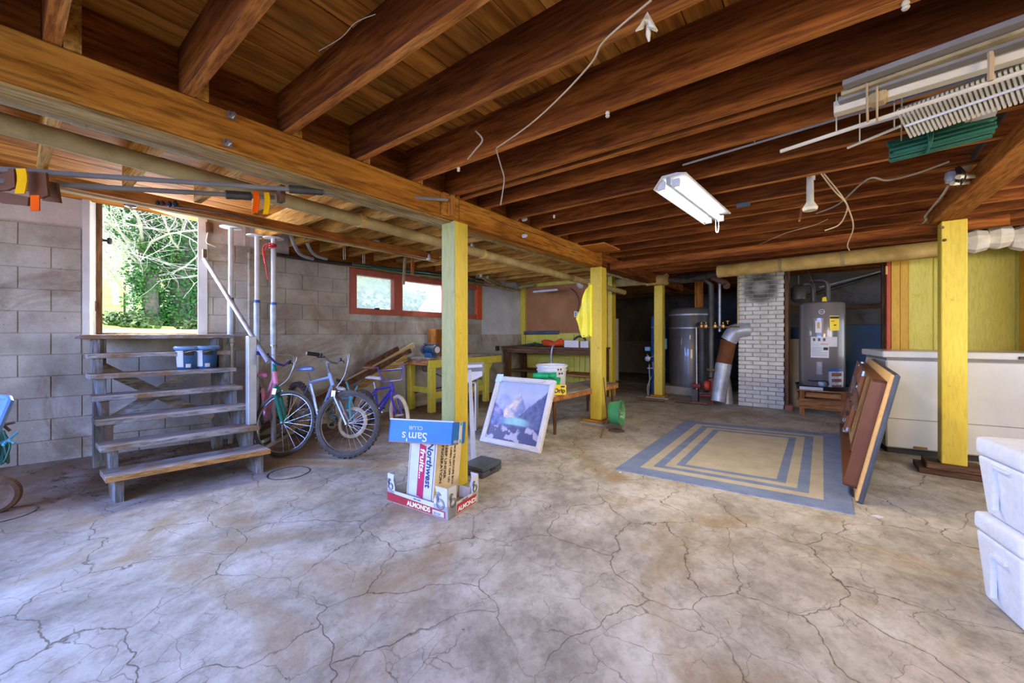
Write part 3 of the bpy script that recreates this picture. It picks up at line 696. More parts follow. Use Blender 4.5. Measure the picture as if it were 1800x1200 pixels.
b_ = B(); box(b_, -4.04, -3.985, -3.1, 3.6, 2.18, Z_JB - .003); part('timber', b_, 'orangewood_y', g5, .003)
b_ = B(); p = aY(1080, 468, 5.03); q = aY(1640, 400, 5.03); beam(b_, (-2.16, 5.03, p.z), (1.3, 5.05, q.z), .045, .09); solo('ledger_board', b_, 'joist_x', 'long thin timber hung below the joists from the second post to the freezer post', 'beam', .003)
b_ = B(); box(b_, -2.4, -1.9, 4.25, 4.72, 2.235, 2.255)
solo('plywood_scrap', b_, 'orangewood_x', 'square plywood scrap under the joists above the second yellow post', 'board', .002)
b_ = B(); box(b_, -1.86, -1.72, 8.5, 8.6, 1.66, 2.26); solo('short_post', b_, 'orangewood_z', 'short bare wooden prop standing above the large grey storage tank', 'post', .004)

# ================================================================== PIPES
def pipe(name, lab, pts, r, mat, cat='pipe', n=12, smoothk=0, collars=(), cmat=None, cr=1.12, group=None):
    if name != 'drain_pipe': pts = [Vector((q[0], q[1], min(q[2], 2.252 - r))) for q in pts]
    pts = bez(pts, smoothk) if smoothk else [Vector(p) for p in pts]
    t = root(name, lab, cat, pts[0], group=group); b_ = B(); tube(b_, pts, r, n); part('pipe', b_, mat, t, smooth=40)
    for c in collars:
        L = c * (len(pts) - 1); i = min(int(L), len(pts) - 2); p = pts[i].lerp(pts[i+1], L - i); d = (pts[i+1] - pts[i]).normalized()
        b_ = B(); tube(b_, [p - d * .02, p + d * .02], r * cr, n); part('collar', b_, cmat or mat, t)
    return t
pipe('pipe', 'thin dusty pipe running close along the underside of the girder', [(-2.47, -2.9, 2.105), (-2.47, 7.1, 2.12)], .03, 'conduit_dirty', collars=(.31, .5, .54, .62, .72))
pipe('insulated_pipe', 'thick tan insulated pipe sloping along the left of the girder', [(-2.76, -2.9, 2.15), (-2.76, 0, 2.10), (-2.76, 7.05, 1.955)], .046, 'insulation_pale', collars=(.3, .62, .72, .86), cmat='insulation')
pipe('insulated_pipe', 'fat insulated pipe crossing above the brown bench at the rear', [(-5.1, 7.2, 2.21), (-2.4, 7.2, 2.175)], .085, 'insulation_pale', collars=(.3, .7))
pipe('insulated_pipe', 'fat insulated pipe crossing above the dark passage', [(-2.39, 7.22, 2.17), (-2.02, 7.2, 2.17)], .095, 'insulation', collars=(.92,))
pipe('insulated_pipe', 'long tan insulated pipe passing in front of the top of the white chimney', [aY(1262, 477, 6.6), aY(1650, 437, 6.4) + Vector((.06, 0, 0))], .095, 'insulation', collars=(.34, .62), cmat='insulation_pale', cr=1.03)
b_ = B()
for k in range(7): p = aY(1712, 424, 6.35) + Vector((.16*k, 0, .02*math.sin(k*2))); lathe(b_, [(.0, -.12), (.1, -.07), (.13, 0), (.105, .09), (0, .12)], p, 10, Matrix.Rotation(PI/2, 3, 'Y') @ Matrix.Rotation(k, 3, 'Z'))
solo('wrapped_pipe', b_, 'plaster_lump', 'lumpy white plaster-wrapped pipe above the yellow wall right of the freezer post', 'pipe')
for (u, v, r, lab) in ((1021, 500, .09, 'white plaster lump where the pipes meet by the second yellow post'), (905, 508, .06, 'white plaster lump on the pipe corner at the end of the left wall')):
    p = aY(u, v, 7.05 if u > 950 else 6.9); b_ = B(); bmesh.ops.create_icosphere(b_, subdivisions=2, radius=r)
    for q in b_.verts: q.co = q.co * random.uniform(.8, 1.2) + p
    solo('plaster_lump', b_, 'plaster_lump', lab, 'lump')
pipe('pipe', 'dark soot-coated pipe bundle above the grey storage tank', [(-2.02, 7.25, 2.15), (-1.75, 7.3, 2.12), (-1.5, 7.25, 2.14), (-1.2, 7.25, 2.2)], .05, 'soot_pipe', smoothk=5, collars=(.2, .5, .8))
pipe('pipe', 'thick black drain pipe above the pipe bundle by the tank', [(-1.95, 7.5, 2.2), (-1.35, 7.5, 2.23)], .07, 'soot_pipe', collars=(.1, .9))
p = aY(1250, 500, 7.35); q = aY(1250, 665, 7.35)
pipe('standpipe', 'vertical grey pipe dropping from the ceiling to the red pump', [(p.x - .1, 7.35, 2.12), (p.x, 7.35, 2.02), (q.x, 7.35, .45)], .045, 'darkpipe', collars=(.96,), cmat='rust_pipe', cr=1.6)
p = aY(1258, 500, 7.5); pipe('pipe', 'thin vertical pipe close behind the grey standpipe', [(p.x + .06, 7.5, 2.2), (p.x + .06, 7.5, 1.22)], .022, 'galvanised')
p = aY(1270, 490, 7.3); pipe('pipe', 'rusty elbow pipe poking out at the top of the grey standpipe', [aY(1248, 486, 7.3), aY(1262, 492, 7.3), aY(1276, 498, 7.25), aY(1277, 503, 7.2)], .045, 'rust_pipe', smoothk=4, collars=(.95,))
pipe('pipe', 'thin white vertical pipe along the left edge of the chimney', [aY(1297, 482, 7.38), aY(1297, 575, 7.38)], .012, 'conduit_dirty')
pipe('pipe', 'dark pipe under the window side of the ceiling, from the wall to the rear corner', [aX(822, 490, -5.0), aX(862, 500, -5.0), aX(905, 510, -5.05)], .035, 'conduit_dirty', collars=(.3,))
for k, (a, b, lab) in enumerate((((845, 470), (872, 502), 'left of two short pipes dropping to the rear corner pipe'), ((856, 474), (880, 500), 'right of two short pipes dropping to the rear corner pipe'), ((938, 487), (912, 505), 'short strut pipe rising from the rear corner pipe'))):
    pipe('pipe', lab, [aX(*a, -4.7), aX(*b, -4.95)], .03, 'conduit_dirty')
for k, (u, lab) in enumerate(((508, 'left of two grey drain pipes bending down beside the stair poles'), (532, 'right of two grey drain pipes bending down beside the stair poles'))):
    pipe('drain_pipe', lab, [aX(u, 398, -4.6), aX(u + 3, 413, -4.65), aX(u + 18, 445, -4.9), aX(u + 42, 455, -5.0)], .02, 'galvanised', smoothk=5, collars=(.25,))
pipe('cable_bundle', 'dark cables and pipe running along the top of the left wall', [aX(485, 447, -5.08), aX(560, 458, -5.08), aX(640, 467, -5.08), aX(760, 480, -5.06), aX(850, 493, -5.04)], .022, 'wire_black', cat='cable', n=8, smoothk=4)
pipe('hose', 'green hose lying along the top of the left wall above the window', [aX(620, 464, -4.98), aX(700, 473, -4.97), aX(780, 483, -4.96), aX(835, 493, -4.96)], .014, 'green_hose', cat='hose', n=8, smoothk=4)
pipe('hose', 'second green hose sagging just under the first above the window', [aX(655, 470, -4.93), aX(720, 480, -4.93), aX(790, 488, -4.93), aX(850, 498, -4.95)], .012, 'green_hose', cat='hose', n=8, smoothk=4)
for k, (u, v0, v1, lab) in enumerate(((603, 416, 456, 'left pair of hanger wires by the wall'), (637, 420, 463, 'right pair of hanger wires by the wall'))):
    b_ = B()
    for du in (0, 3): tube(b_, [aX(u + du, v0, -4.85), aX(u + du + 1, v1, -4.95)], .005, 5)
    solo('hanger_wire', b_, 'ivory_dirty', lab, 'wire')
b_ = B(); p = aX(725, 430, -4.6); box(b_, p.x - .015, p.x + .015, p.y - .02, p.y + .02, p.z - .42, 2.484); solo('hanging_batten', b_, 'orangewood_z', 'reddish batten hanging from the ceiling in front of the window', 'board')
b_ = B(); beam(b_, aX(712, 452, -4.7), aX(709, 500, -4.72), .03, .03); solo('hanging_stick', b_, 'conduit_dirty', 'short worn stick hanging over the window mullion', 'stick')
# light bulbs
for (u, v, x, lab) in ((753, 450, -4.0, 'bare white light bulb hanging left of the first yellow post'), (830, 432, -3.3, 'dim light bulb just right of the first yellow post')):
    p = aX(u, v, x); t = root('light_bulb', lab, 'bulb', p)
    b_ = B(); lathe(b_, [(.0, -.05), (.022, -.045), (.03, -.025), (.026, 0), (.014, .03), (.013, .045)], p, 14, cap=False); part('glass', b_, 'white_plastic', t)
    b_ = B(); lathe(b_, [(.016, .04), (.03, .055), (.034, .08)], p, 14); tube(b_, [p + Vector((0, 0, .08)), (p.x, p.y, 2.255)], .01, 6); part('socket', b_, 'black_plastic', t)
b_ = B(); p = aX(661, 424, -4.3); lathe(b_, [(.05, 0), (.05, .035), (.04, .04)], p, 8); lathe(b_, [(.008, .04), (.008, max(.05, 2.258 - p.z))], p, 5); solo('junction_box', b_, 'galvanised', 'small grey junction box under the joists over the window', 'junction box')
pipe('cable', 'thin black cable looping between the junction box and the bulb', [aX(520, 410, -4.4), aX(570, 424, -4.4), aX(600, 405, -4.35), aX(660, 421, -4.3), aX(720, 437, -4.15), aX(752, 441, -4.0)], .006, 'wire_black', cat='cable', n=5, smoothk=5)

# ================================================================== CEILING FIXTURE AND THINGS HUNG UNDER THE JOISTS
fl = root('fluorescent_light', 'lit two-tube fluorescent shop light hanging under the joists', 'light', (-.66, 3.2, 2.17))
L0, L1 = Vector((-.745, 2.68, 2.19)), Vector((-.66, 3.75, 2.19)); ax_ = (L1 - L0).normalized(); sd = Vector((ax_.y, -ax_.x, 0))
b_ = B(); bm_ = [(-.092, -.03), (-.05, .025), (-.035, .045), (.06, .045), (.12, .03), (.115, .022), (.045, .03), (-.035, .03), (-.088, -.035)]
prism(b_, [L0 - ax_*.03 + sd*a + Vector((0, 0, c)) for a, c in bm_], (L1 - L0) + ax_*.06); part('reflector', b_, 'white_paint', fl, smooth=0)
b_ = B(); box_c = (L0 + L1) / 2; obb(b_, box_c + Vector((0, 0, .01)), ((L1-L0).length + .02, .028, .045), frame_of(ax_)); part('ballast_cover', b_, 'galvanised', fl, .004)
for s_ in (-1, 1):
    b_ = B(); tube(b_, [L0 + sd*.047*s_ + ax_*.03 - Vector((0, 0, .015)), L1 + sd*.047*s_ - ax_*.03 - Vector((0, 0, .015))], .019, 12); part('tube_lamp', b_, 'tube_lit', fl)
    for q in (L0, L1): b_ = B(); obb(b_, q + sd*.047*s_ - Vector((0, 0, .01)), (.02, .05, .05), frame_of(ax_)); part('lamp_holder', b_, 'white_plastic', fl, .003)
b_ = B(); q = L1 + sd * .02; tube(b_, bez([q + Vector((-.012, 0, .0)), q + Vector((-.01, 0, -.1)), q + Vector((0, 0, -.125)), q + Vector((.01, 0, -.1)), q + Vector((.012, 0, 0))], 4), .004, 6); part('pull_cord', b_, 'white_plastic', fl)
for q in (L0 + ax_*.15, L1 - ax_*.15): b_ = B(); tube(b_, [q + Vector((0, 0, .04)), q + Vector((0, 0, .1))], .004, 5); part('chain', b_, 'steel', fl)
light('tube_glow', 'AREA', (-.70, 3.2, 2.13), (-.70, 3.2, 0), 26, '#fff2e0', (.25, 1.05))
def cord(name, lab, pts, r, mat, cat='cord', k=6, group=None): b_ = B(); tube(b_, bez(pts, k), r, 5); return solo(name, b_, mat, lab, cat, group=group)
cord('string', 'long pale string slung below the joists in the middle of the ceiling', [aZ(1145, 0, 2.22), aZ(1062, 72, 2.225), aZ(1040, 110, 2.21), aZ(985, 170, 2.2), aZ(930, 220, 2.21), aZ(873, 260, 2.235)], .004, 'twine')
cord('string', 'knotted end of string dangling from the joists near the first post', [aZ(872, 262, 2.235), aZ(880, 290, 2.18), aZ(886, 312, 2.12), aZ(884, 335, 2.06), aZ(880, 360, 2.0)], .004, 'cobweb_cord')
cord('cobweb', 'dusty cobweb thread drooping against a joist at upper left', [aZ(560, 90, 2.25), aZ(600, 66, 2.24), aZ(625, 40, 2.25), aZ(660, 25, 2.25)], .001, 'cobweb_cord', 'cobweb')
cord('wire', 'bent wire stub sticking from a joist above the girder', [aZ(836, 230, 2.3), aZ(848, 246, 2.25), aZ(834, 265, 2.2), aZ(822, 280, 2.15)], .005, 'cobweb_cord', 'wire')
for (u, v, lab) in ((806, 297, 'small porcelain insulator on a joist near the first post'), (1068, 200, 'small porcelain insulator on a joist in mid ceiling'), (974, 380, 'porcelain knob on a joist near the second post'), (1430, 312, 'small peg on a joist right of the shop light'), (1592, 8, 'pale clip on a joist at the top of the ceiling')):
    p = aZ(u, v, 2.25); b_ = B(); lathe(b_, [(.008, -.016), (.011, -.01), (.007, -.004), (.011, .002), (.008, .012)], p, 10); solo('insulator', b_, 'ivory_dirty', lab, 'insulator')
b_ = B(); p = aZ(1138, 48, 2.2)
for k in range(5):
    a = Vector((random.gauss(0, .01), random.gauss(0, .01), random.gauss(0, .008))); tube(b_, [p + Vector((0, 0, .05)), p + a, p + a * 1.8 - Vector((0, 0, .01))], [.001, .009, .003], 5)
solo('paper_scrap', b_, 'ivory_dirty', 'crumpled dirty paper scrap dangling from the string at the top', 'scrap')
# stored mouldings wrapped together
st = root('wrapped_mouldings', 'bundle of wooden mouldings tied up under the joists at upper right', 'lumber', aZ(1465, 190, 2.17))
def zline(a, b, za, zb=None): return aZ(*a, za), aZ(*b, zb if zb is not None else za)
for k, (a, b, z, w_, h, m) in enumerate((((1466, 193), (1800, 92), 2.16, .05, .05, 'ivory_dirty'), ((1474, 178), (1800, 70), 2.17, .045, .02, 'grey_back'), ((1480, 168), (1800, 55), 2.18, .05, .02, 'conduit_dirty'), ((1482, 150), (1800, 36), 2.19, .05, .02, 'grey_back'), ((1478, 182), (1800, 80), 2.2, .04, .02, 'brownwood_x'))):
    p, q = zline(a, b, z); q = p + (q - p) * 1.25; b_ = B(); beam(b_, p, q, w_, h); part('moulding', b_, m, st, .003, label={'ivory_dirty': 'cream painted strip'}.get(m))
for u in (1525, 1542):
    p = aZ(u, 170, 2.17); b_ = B(); ring(b_, p, .095, .004, frame_of(aZ(1800, 92, 2.16) - aZ(1466, 193, 2.16)) @ Matrix.Rotation(PI/2, 3, 'Y'), 20, 5); part('twine', b_, 'twine', st)
b_ = B(); beam(b_, *zline((1528, 178), (1560, 168), 2.145), .07, .045); part('paper_wrap', b_, 'tan_panel', st, .01)
b_ = B(); tube(b_, [aZ(1735, 60, 2.24), aZ(1742, 100, 2.14), aZ(1741, 142, 2.06)], .008, 6); part('twine', b_, 'twine', st)
for (a, b, z, r, m, lab) in (((1372, 266), (1800, 126), 2.1, .009, 'ivory_dirty', 'longest pale rod under the joists, above the ribbed gutter guard'), ((1490, 260), (1582, 222), 2.12, .006, 'ivory_dirty', 'thin pale rod sticking out of the ribbed gutter guard'), ((1510, 222), (1800, 140), 2.13, .012, 'galvanised', 'grey metal strip lying beside the longest pale rod'), ((1200, 290), (1800, 112), 2.24, .006, 'grey_back', 'thin grey conduit crossing the joists below the mouldings')):
    p, q = zline(a, b, z); 
    if b[0] == 1800: q = p + (q - p) * 1.2
    b_ = B(); tube(b_, [p, q], r, 7)
    for f_ in (.25, .9): c = p.lerp(q, f_); tube(b_, [c, (c.x, c.y, 2.484)], .0025, 4)
    solo('rod', b_, m, lab, 'rod')
gg = root('gutter_guard', 'pale ribbed plastic strip stored under the joists at upper right', 'strip', aZ(1590, 215, 2.12))
p, q = zline((1590, 218), (1800, 146), 2.1); q = p + (q - p) * 1.4; d = (q - p).normalized(); sdv = Vector((d.y, -d.x, 0)); L = (q - p).length; b_ = B(); n_ = int(L / .013)
for k in range(n_):
    c = p + d * (k * .013); obb(b_, c, (.007, .17, .012), frame_of(d) @ Matrix.Rotation(-.45, 3, 'X'))
part('ribs', b_, 'ivory_dirty', gg, kind='stuff')
b_ = B(); obb(b_, (p + q) / 2 + Vector((0, 0, .01)), ((q - p).length, .165, .004), frame_of(d) @ Matrix.Rotation(-.45, 3, 'X')); part('backing', b_, 'grey_back', gg)
b_ = B(); tube(b_, [p - Vector((0, 0, .01)), q - Vector((0, 0, .01))], .006, 6); part('centre_rib', b_, 'white_plastic', gg)
gs = root('plant_stakes', 'bundle of dark green garden stakes tied below the ribbed strip', 'stakes', aZ(1570, 265, 2.12))
p, q = zline((1568, 264), (1745, 218), 2.12, 2.16)
for k in range(20):
    o_ = Vector((random.uniform(-.01, .01), random.uniform(-.04, .04), random.uniform(-.045, .045))); b_ = B(); tube(b_, [p + o_ + (p - q) * random.uniform(0, .03), q + o_], .009, 6); part('stake', b_, 'green_stake', gs)
b_ = B(); dq = (q - p).normalized()
for k in range(3): ring(b_, p.lerp(q, .34 + .02 * k), .052, .004, frame_of(dq) @ Matrix.Rotation(PI/2 + .1*k, 3, 'Y'), 16, 5)
part('tie', b_, 'green_stake', gs)
for f_ in (.1, .8):
    b_ = B(); c = p.lerp(q, f_); tube(b_, [c, (c.x, c.y, 2.484)], .003, 5); part('hanger', b_, 'twine', gs)
b_ = B(); p = aZ(1700, 218, 2.2); quad = [aZ(1690, 198, 2.24), aZ(1760, 180, 2.24), aZ(1745, 215, 2.16), aZ(1700, 228, 2.16)]; prism(b_, quad, (0, .004, .012)); solo('plastic_sheet', b_, 'grey_paper', 'milky plastic sheet tucked above the green stakes', 'sheet')
cb = root('electrical_cables', 'three grey electrical cables stapled along the girder by the freezer post', 'cables', aX(1705, 272, .82))
for k in range(3):
    b_ = B(); pts = [aX(1706 + 3*k, 276 + 2*k, .80), aX(1722 + 4*k, 252, .80), aX(1752 + 5*k, 208, .80), aX(1790 + 6*k, 150, .80)]; pts.append(pts[-1] + (pts[-1] - pts[-2]) * .8)
    tube(b_, bez(pts, 5), .009, 6); part('cable', b_, 'darkpipe', cb)
b_ = B(); p = aX(1703, 276, .81); box(b_, p.x - .05, p.x + .015, p.y - .05, p.y + .05, p.z - .07, p.z + .04); solo('junction_box', b_, 'galvanised', 'square metal junction box at the end of the cables near the freezer post', 'junction box', .008)
ins = root('porcelain_insulators', 'cluster of white porcelain tubes and old wires on the girder by the freezer post', 'insulators', aX(1695, 312, .82))
for (u, v) in ((1700, 309), (1690, 320)):
    b_ = B(); tube(b_, [aX(u - 16, v + 2, .72), aX(u + 13, v, .828)], .014, 8); part('insulator_tube', b_, 'ivory_dirty', ins)
b_ = B(); p = aX(1673, 312, .74); lathe(b_, [(.03, -.03), (.036, 0), (.03, .035), (.01, .05)], p, 12); part('ceramic_cap', b_, 'galvanised', ins)
b_ = B()
for k in range(7): tube(b_, bez([aX(1680 + random.uniform(-4, 4), 285 + random.uniform(-4, 4), .76), aX(1690 + random.uniform(-8, 8), 305, .74), aX(1680 + random.uniform(-5, 18), 325 + random.uniform(-8, 8), .75)], 4), .005, 5)
part('old_wires', b_, 'wire_black', ins)
cord('cord', 'pale cord snaking down the girder side toward the ledger board', [aX(1668, 325, .8), aX(1655, 345, .8), aX(1628, 378, .81), aX(1627, 388, .81), aX(1613, 400, .82)], .009, 'ivory_dirty')
cord('cord', 'frayed twine dangling from the joists at mid right, with a knot', [aZ(1443, 305, 2.24), aZ(1466, 335, 2.15), aZ(1488, 358, 2.08), aZ(1487, 375, 2.03), aZ(1475, 395, 1.98), aZ(1450, 405, 1.96)], .0045, 'twine')
cord('cord', 'second strand of the frayed twine hanging lower', [aZ(1448, 305, 2.24), aZ(1480, 345, 2.12), aZ(1492, 368, 2.05), aZ(1500, 400, 1.96), aZ(1490, 430, 1.9), aZ(1493, 440, 1.88)], .0045, 'twine')
cord('wire', 'dark wire drooping from the joists toward the insulators', [aZ(1435, 375, 2.2), aZ(1475, 358, 2.2), aZ(1525, 315, 2.22), aZ(1560, 317, 2.22), aZ(1610, 305, 2.22), aZ(1668, 284, 2.22)], .006, 'cobweb_cord', 'wire')
cord('wire', 'fine wire strung low between joists right of the shop light', [aZ(1330, 432, 2.2), aZ(1380, 410, 2.18), aZ(1430, 396, 2.2), aZ(1455, 385, 2.22)], .004, 'twine', 'wire')
b_ = B(); p = aZ(1424, 370, 2.05); lathe(b_, [(.04, 0), (.045, .02), (.022, .06), (.018, max(.1, 2.484 - p.z))], p, 12); solo('lamp_socket', b_, 'ivory_dirty', 'old ceramic lamp socket on a dark stem right of the shop light', 'lamp socket')
b_ = B(); beam(b_, *zline((1405, 388), (1410, 360), 2.08, 2.262), .012, .012); solo('stick', b_, 'newwood_x', 'short pale stick hanging under the joists left of the lamp socket', 'stick')
b_ = B(); beam(b_, *zline((1295, 362), (1318, 358), 2.244), .05, .03); solo('tape_roll', b_, 'darkslate', 'small dark packet tucked under a joist right of the shop light', 'packet', .004)
b_ = B(); beam(b_, aY(1700, 373, 6.2), aY(1800, 366, 6.2) + Vector((.6, 0, .0)), .09, .09); solo('white_pipe', b_, 'grey_paper', 'pale square duct under the joists right of the freezer post', 'duct', .02)

# rods, boards and ribbons at upper left
rods = []
for a, b, ca, cb_, lab in (((78, 303, -2.6), Vector((-2.15, 2.02, 2.19)), .47, .56, 'upper of two long dark poles hung under the girder at upper left'), ((98, 324, -2.62), aD(482, 347, 2.32), .72, .86, 'lower of two long dark poles hung under the girder at upper left')):
    p = aX(*a); q = b; t = root('long_pole', lab, 'pole', p); b_ = B(); tube(b_, [p - (q - p) * .3, q], .0125, 8); part('shaft', b_, 'grey_back', t)
    b_ = B(); tube(b_, [p.lerp(q, ca), p.lerp(q, cb_)], .024, 8); part('sleeve', b_, 'darkpipe', t)
def ribbon(name, lab, u, v0, v1, z, w_, mat, fold=.006):
    p = aZ(u, v0, z); h = (v1 - v0) / FPX * ((p - E0).dot(Vector((*FV, 0)))); b_ = B(); pr_ = []
    for k in range(5):
        t = k / 4; pr_.append((p + Vector((RV[0], RV[1], 0)) * (fold * math.sin(t * 4)) - Vector((0, 0, h * t))))
    for a, c in zip(pr_, pr_[1:]):
        s_ = Vector((RV[0], RV[1], 0)) * w_ / 2; n_ = Vector((FV[0], FV[1], 0)) * .004
        prism(b_, [a - s_, a + s_, c + s_, c - s_], n_)
    return solo(name, b_, mat, lab, 'ribbon')
bb = root('cardboard_pieces', 'torn brown cardboard pieces hung on the poles in the upper left corner', 'cardboard', aD(40, 320, 2.0))
for k, (pts, dd_) in enumerate((([(-8, 296), (24, 296), (26, 328), (12, 334), (-8, 335)], 1.6), ([(44, 300), (80, 303), (84, 343), (72, 348), (52, 347)], 1.62), ([(78, 318), (99, 321), (105, 356), (74, 352)], 1.68), ([(-8, 334), (30, 342), (50, 346), (48, 361), (0, 356), (-8, 352)], 1.71))):
    b_ = B(); prism(b_, [aD(u, v, dd_) for u, v in pts], Vector((*FV, 0)) * .01); part('cardboard', b_, 'brown_board', bb, smooth=0)
ribbon('ribbon', 'yellow flagging ribbon draped over the cardboard in the upper left corner', 36, 296, 340, 1.868, .04, 'yellow_plastic')
ribbon('ribbon', 'orange flagging tail below the yellow ribbon in the upper left corner', 61, 343, 370, 1.76, .036, 'orange_plastic', .0)
ribbon('ribbon', 'orange flagging under the pole sleeves', 449, 336, 374, 2.0, .034, 'orange_plastic')
ribbon('ribbon', 'yellow flagging next to the orange one under the pole sleeves', 468, 338, 376, 2.0, .03, 'yellow_plastic')
b_ = B(); obb(b_, aD(494, 341, 2.3), (.05, .03, .1)); solo('hanging_block', b_, 'brownwood_z', 'small brown block beside the yellow flagging under the poles', 'block', .004)
# string of party lights seen against the doorway
sl = root('string_lights', 'black cord with small sockets hanging across the top of the side doorway', 'string lights', aD(170, 330, 3.0))
cp = bez([aD(140, 326, 3.), aD(180, 333, 3.), aD(225, 347, 3.), aD(270, 359, 3.02), aD(330, 366, 3.05), aD(390, 375, 3.1), aD(450, 386, 3.2)], 6)
b_ = B(); tube(b_, cp, .005, 5); part('cord', b_, 'wire_black', sl)
for (u, v, r) in ((215, 345, .013), (241, 353, .014), (250, 356, .014), (258, 354, .014), (266, 356, .014), (277, 357, .014), (286, 357, .014), (298, 359, .017), (308, 359, .019)):
    b_ = B(); lathe(b_, [(0, -r*1.4), (r, -r*.5), (r, r*.5), (r*.4, r*1.4)], aD(u, v, 3.), 8); part('socket', b_, 'black_plastic', sl)
b_ = B(); lathe(b_, [(0, -.05), (.034, -.04), (.04, -.02), (.03, .01), (.018, .03), (.02, .05)], aD(229, 354, 3.), 12); part('bulb', b_, 'black_plastic', sl)

# ================================================================== STAIR AND THINGS ON IT
st = root('staircase', 'grey open wooden stair rising to the side door, with worn treads', 'stairs', (-4.4, .95, 0))
SE = Vector((.17, .985, 0)); FX = [-3.88, -4.10, -4.31, -4.50, -4.67, -4.83, -5.0]; LZ = [.2 + .164*k for k in range(7)]; YL = .44; TW = .99
def sp(x, s_, z): return Vector((x, YL, z)) + SE * s_ + Vector((0, 0, 0))
for k in range(7):
    dep = .25 if k < 6 else .3; b_ = B(); z = LZ[k]; s0, s1 = (-.0, TW) if k < 6 else (-.03, TW + .08)
    pts = [sp(FX[k], s0, z - .038), sp(FX[k], s1, z - .038), sp(FX[k] - dep, s1, z - .038), sp(FX[k] - dep, s0, z - .038)]
    if k == 6: pts[2] = A(1.62, .005, z - .038); pts[3] = A(.5, .005, z - .038)
    prism(b_, pts, (0, 0, .038)); part('tread' if k < 6 else 'landing', b_, 'stair_x', st, .003)
b_ = B(); beam(b_, sp(FX[0] + .006, 0, LZ[0] - .021), sp(FX[0] + .006, TW, LZ[0] - .021), .012, .036); part('tread_edge', b_, 'tread_edge', st, label='unpainted orange-brown front edge of the lowest tread')
for s_ in (.05, TW - .09):
    prof = [(FX[0] - .02, 0), (FX[0] - .02, LZ[0] - .04)]
    for k in range(1, 7): prof += [(FX[k] - .02, LZ[k-1] - .04), (FX[k] - .02, LZ[k] - .04)]
    prof += [(FX[6] - .16, LZ[6] - .04), (FX[6] - .16, LZ[6] - .22), (FX[0] - .25, 0)]
    b_ = B(); a = [b_.verts.new(sp(x, s_, z)) for x, z in prof]; f = b_.faces.new(a); r = bmesh.ops.extrude_face_region(b_, geom=[f]); vv = [v for v in r['geom'] if isinstance(v, bmesh.types.BMVert)]
    bmesh.ops.translate(b_, verts=vv, vec=SE * .045); bmesh.ops.triangulate(b_, faces=[f_ for f_ in b_.faces if len(f_.verts) > 4]); part('stringer', b_, 'stair_z', st, smooth=0)
    b_ = B(); c = sp(FX[6] - .1, s_ + .05, 0); box(b_, c.x - .045, c.x + .045, c.y - .04, c.y + .04, 0, LZ[6] - .04); part('leg', b_, 'stair_z', st, .003)
b_ = B(); beam(b_, sp(FX[6] - .04, .1, .90), sp(FX[6] - .04, TW - .1, .32), .02, .09); part('cross_brace', b_, 'stair_x', st)
b_ = B(); beam(b_, sp(FX[6] - .015, TW - .1, .94), sp(FX[6] - .015, .1, .36), .02, .09); part('cross_brace', b_, 'stair_x', st)
b_ = B(); beam(b_, sp(FX[6] - .02, 0, LZ[6] - .1), sp(FX[6] - .02, TW, LZ[6] - .1), .025, .12); b_.free()
p = aZ(441.5, 745, .364); b_ = B(); box(b_, p.x - .034, p.x + .034, p.y - .034, p.y + .034, .364, 1.17); part('rail_post', b_, 'pole_grey', st, .004)
h0 = aA(359, 455, .05); h1 = aD(472, 636, 3.52); b_ = B(); tube(b_, [h0, h1], .021, 14); part('handrail', b_, 'galvanised', st)
b_ = B(); obb(b_, h0 + Vector((0, 0, .06)), (.05, .035, .09)); part('bracket', b_, 'rust_pipe', st, .004)
for (u, x, lab) in ((330, -4.77, 'left one of two blue paint pails on the stair tread'), (363, -4.74, 'right one of two blue paint pails on the stair tread')):
    y = (aX(u, 650, x)).y; t = root('paint_pail', lab, 'pail', (x, y, LZ[4] + .001), .5)
    b_ = B(); lathe(b_, [(.0, 0), (.078, 0), (.082, .01), (.096, .2)], n=24); part('body', b_, 'tank_blue', t, world=False)
    b_ = B(); lathe(b_, [(.099, .185), (.106, .19), (.108, .205), (.1, .215), (.092, .212), (.085, .2), (0, .2)], n=24, cap=False); part('lid', b_, 'bluegrey_cover', t, world=False)
    for (a0, a1, z0_, z1_, m, lb) in ((-1.9, -1.1, .02, .175, 'grey_paper', 'white text panel on the pail'), (-1.05, -.2, .13, .175, 'black_plastic', None), (-.9, -.45, .015, .05, 'grey_paper', None)):
        b_ = B(); n = 8
        for i in range(n):
            aa, ab = a0 + (a1-a0)*i/n, a0 + (a1-a0)*(i+1)/n; r0, r1 = .0835 + .07*z0_, .0835 + .07*z1_
            quadf(b_, (r0*math.cos(aa), r0*math.sin(aa), z0_), (r0*math.cos(ab), r0*math.sin(ab), z0_), (r1*math.cos(ab), r1*math.sin(ab), z1_), (r1*math.cos(aa), r1*math.sin(aa), z1_))
        part('label_print', b_, m, t, world=False, label=lb)
    b_ = B(); tube(b_, bez([(-.1, 0, .18), (-.06, -.09, .16), (0, -.115, .17), (.06, -.09, .16), (.1, 0, .18)], 5), .0025, 5); part('bail_handle', b_, 'steel', t, world=False)
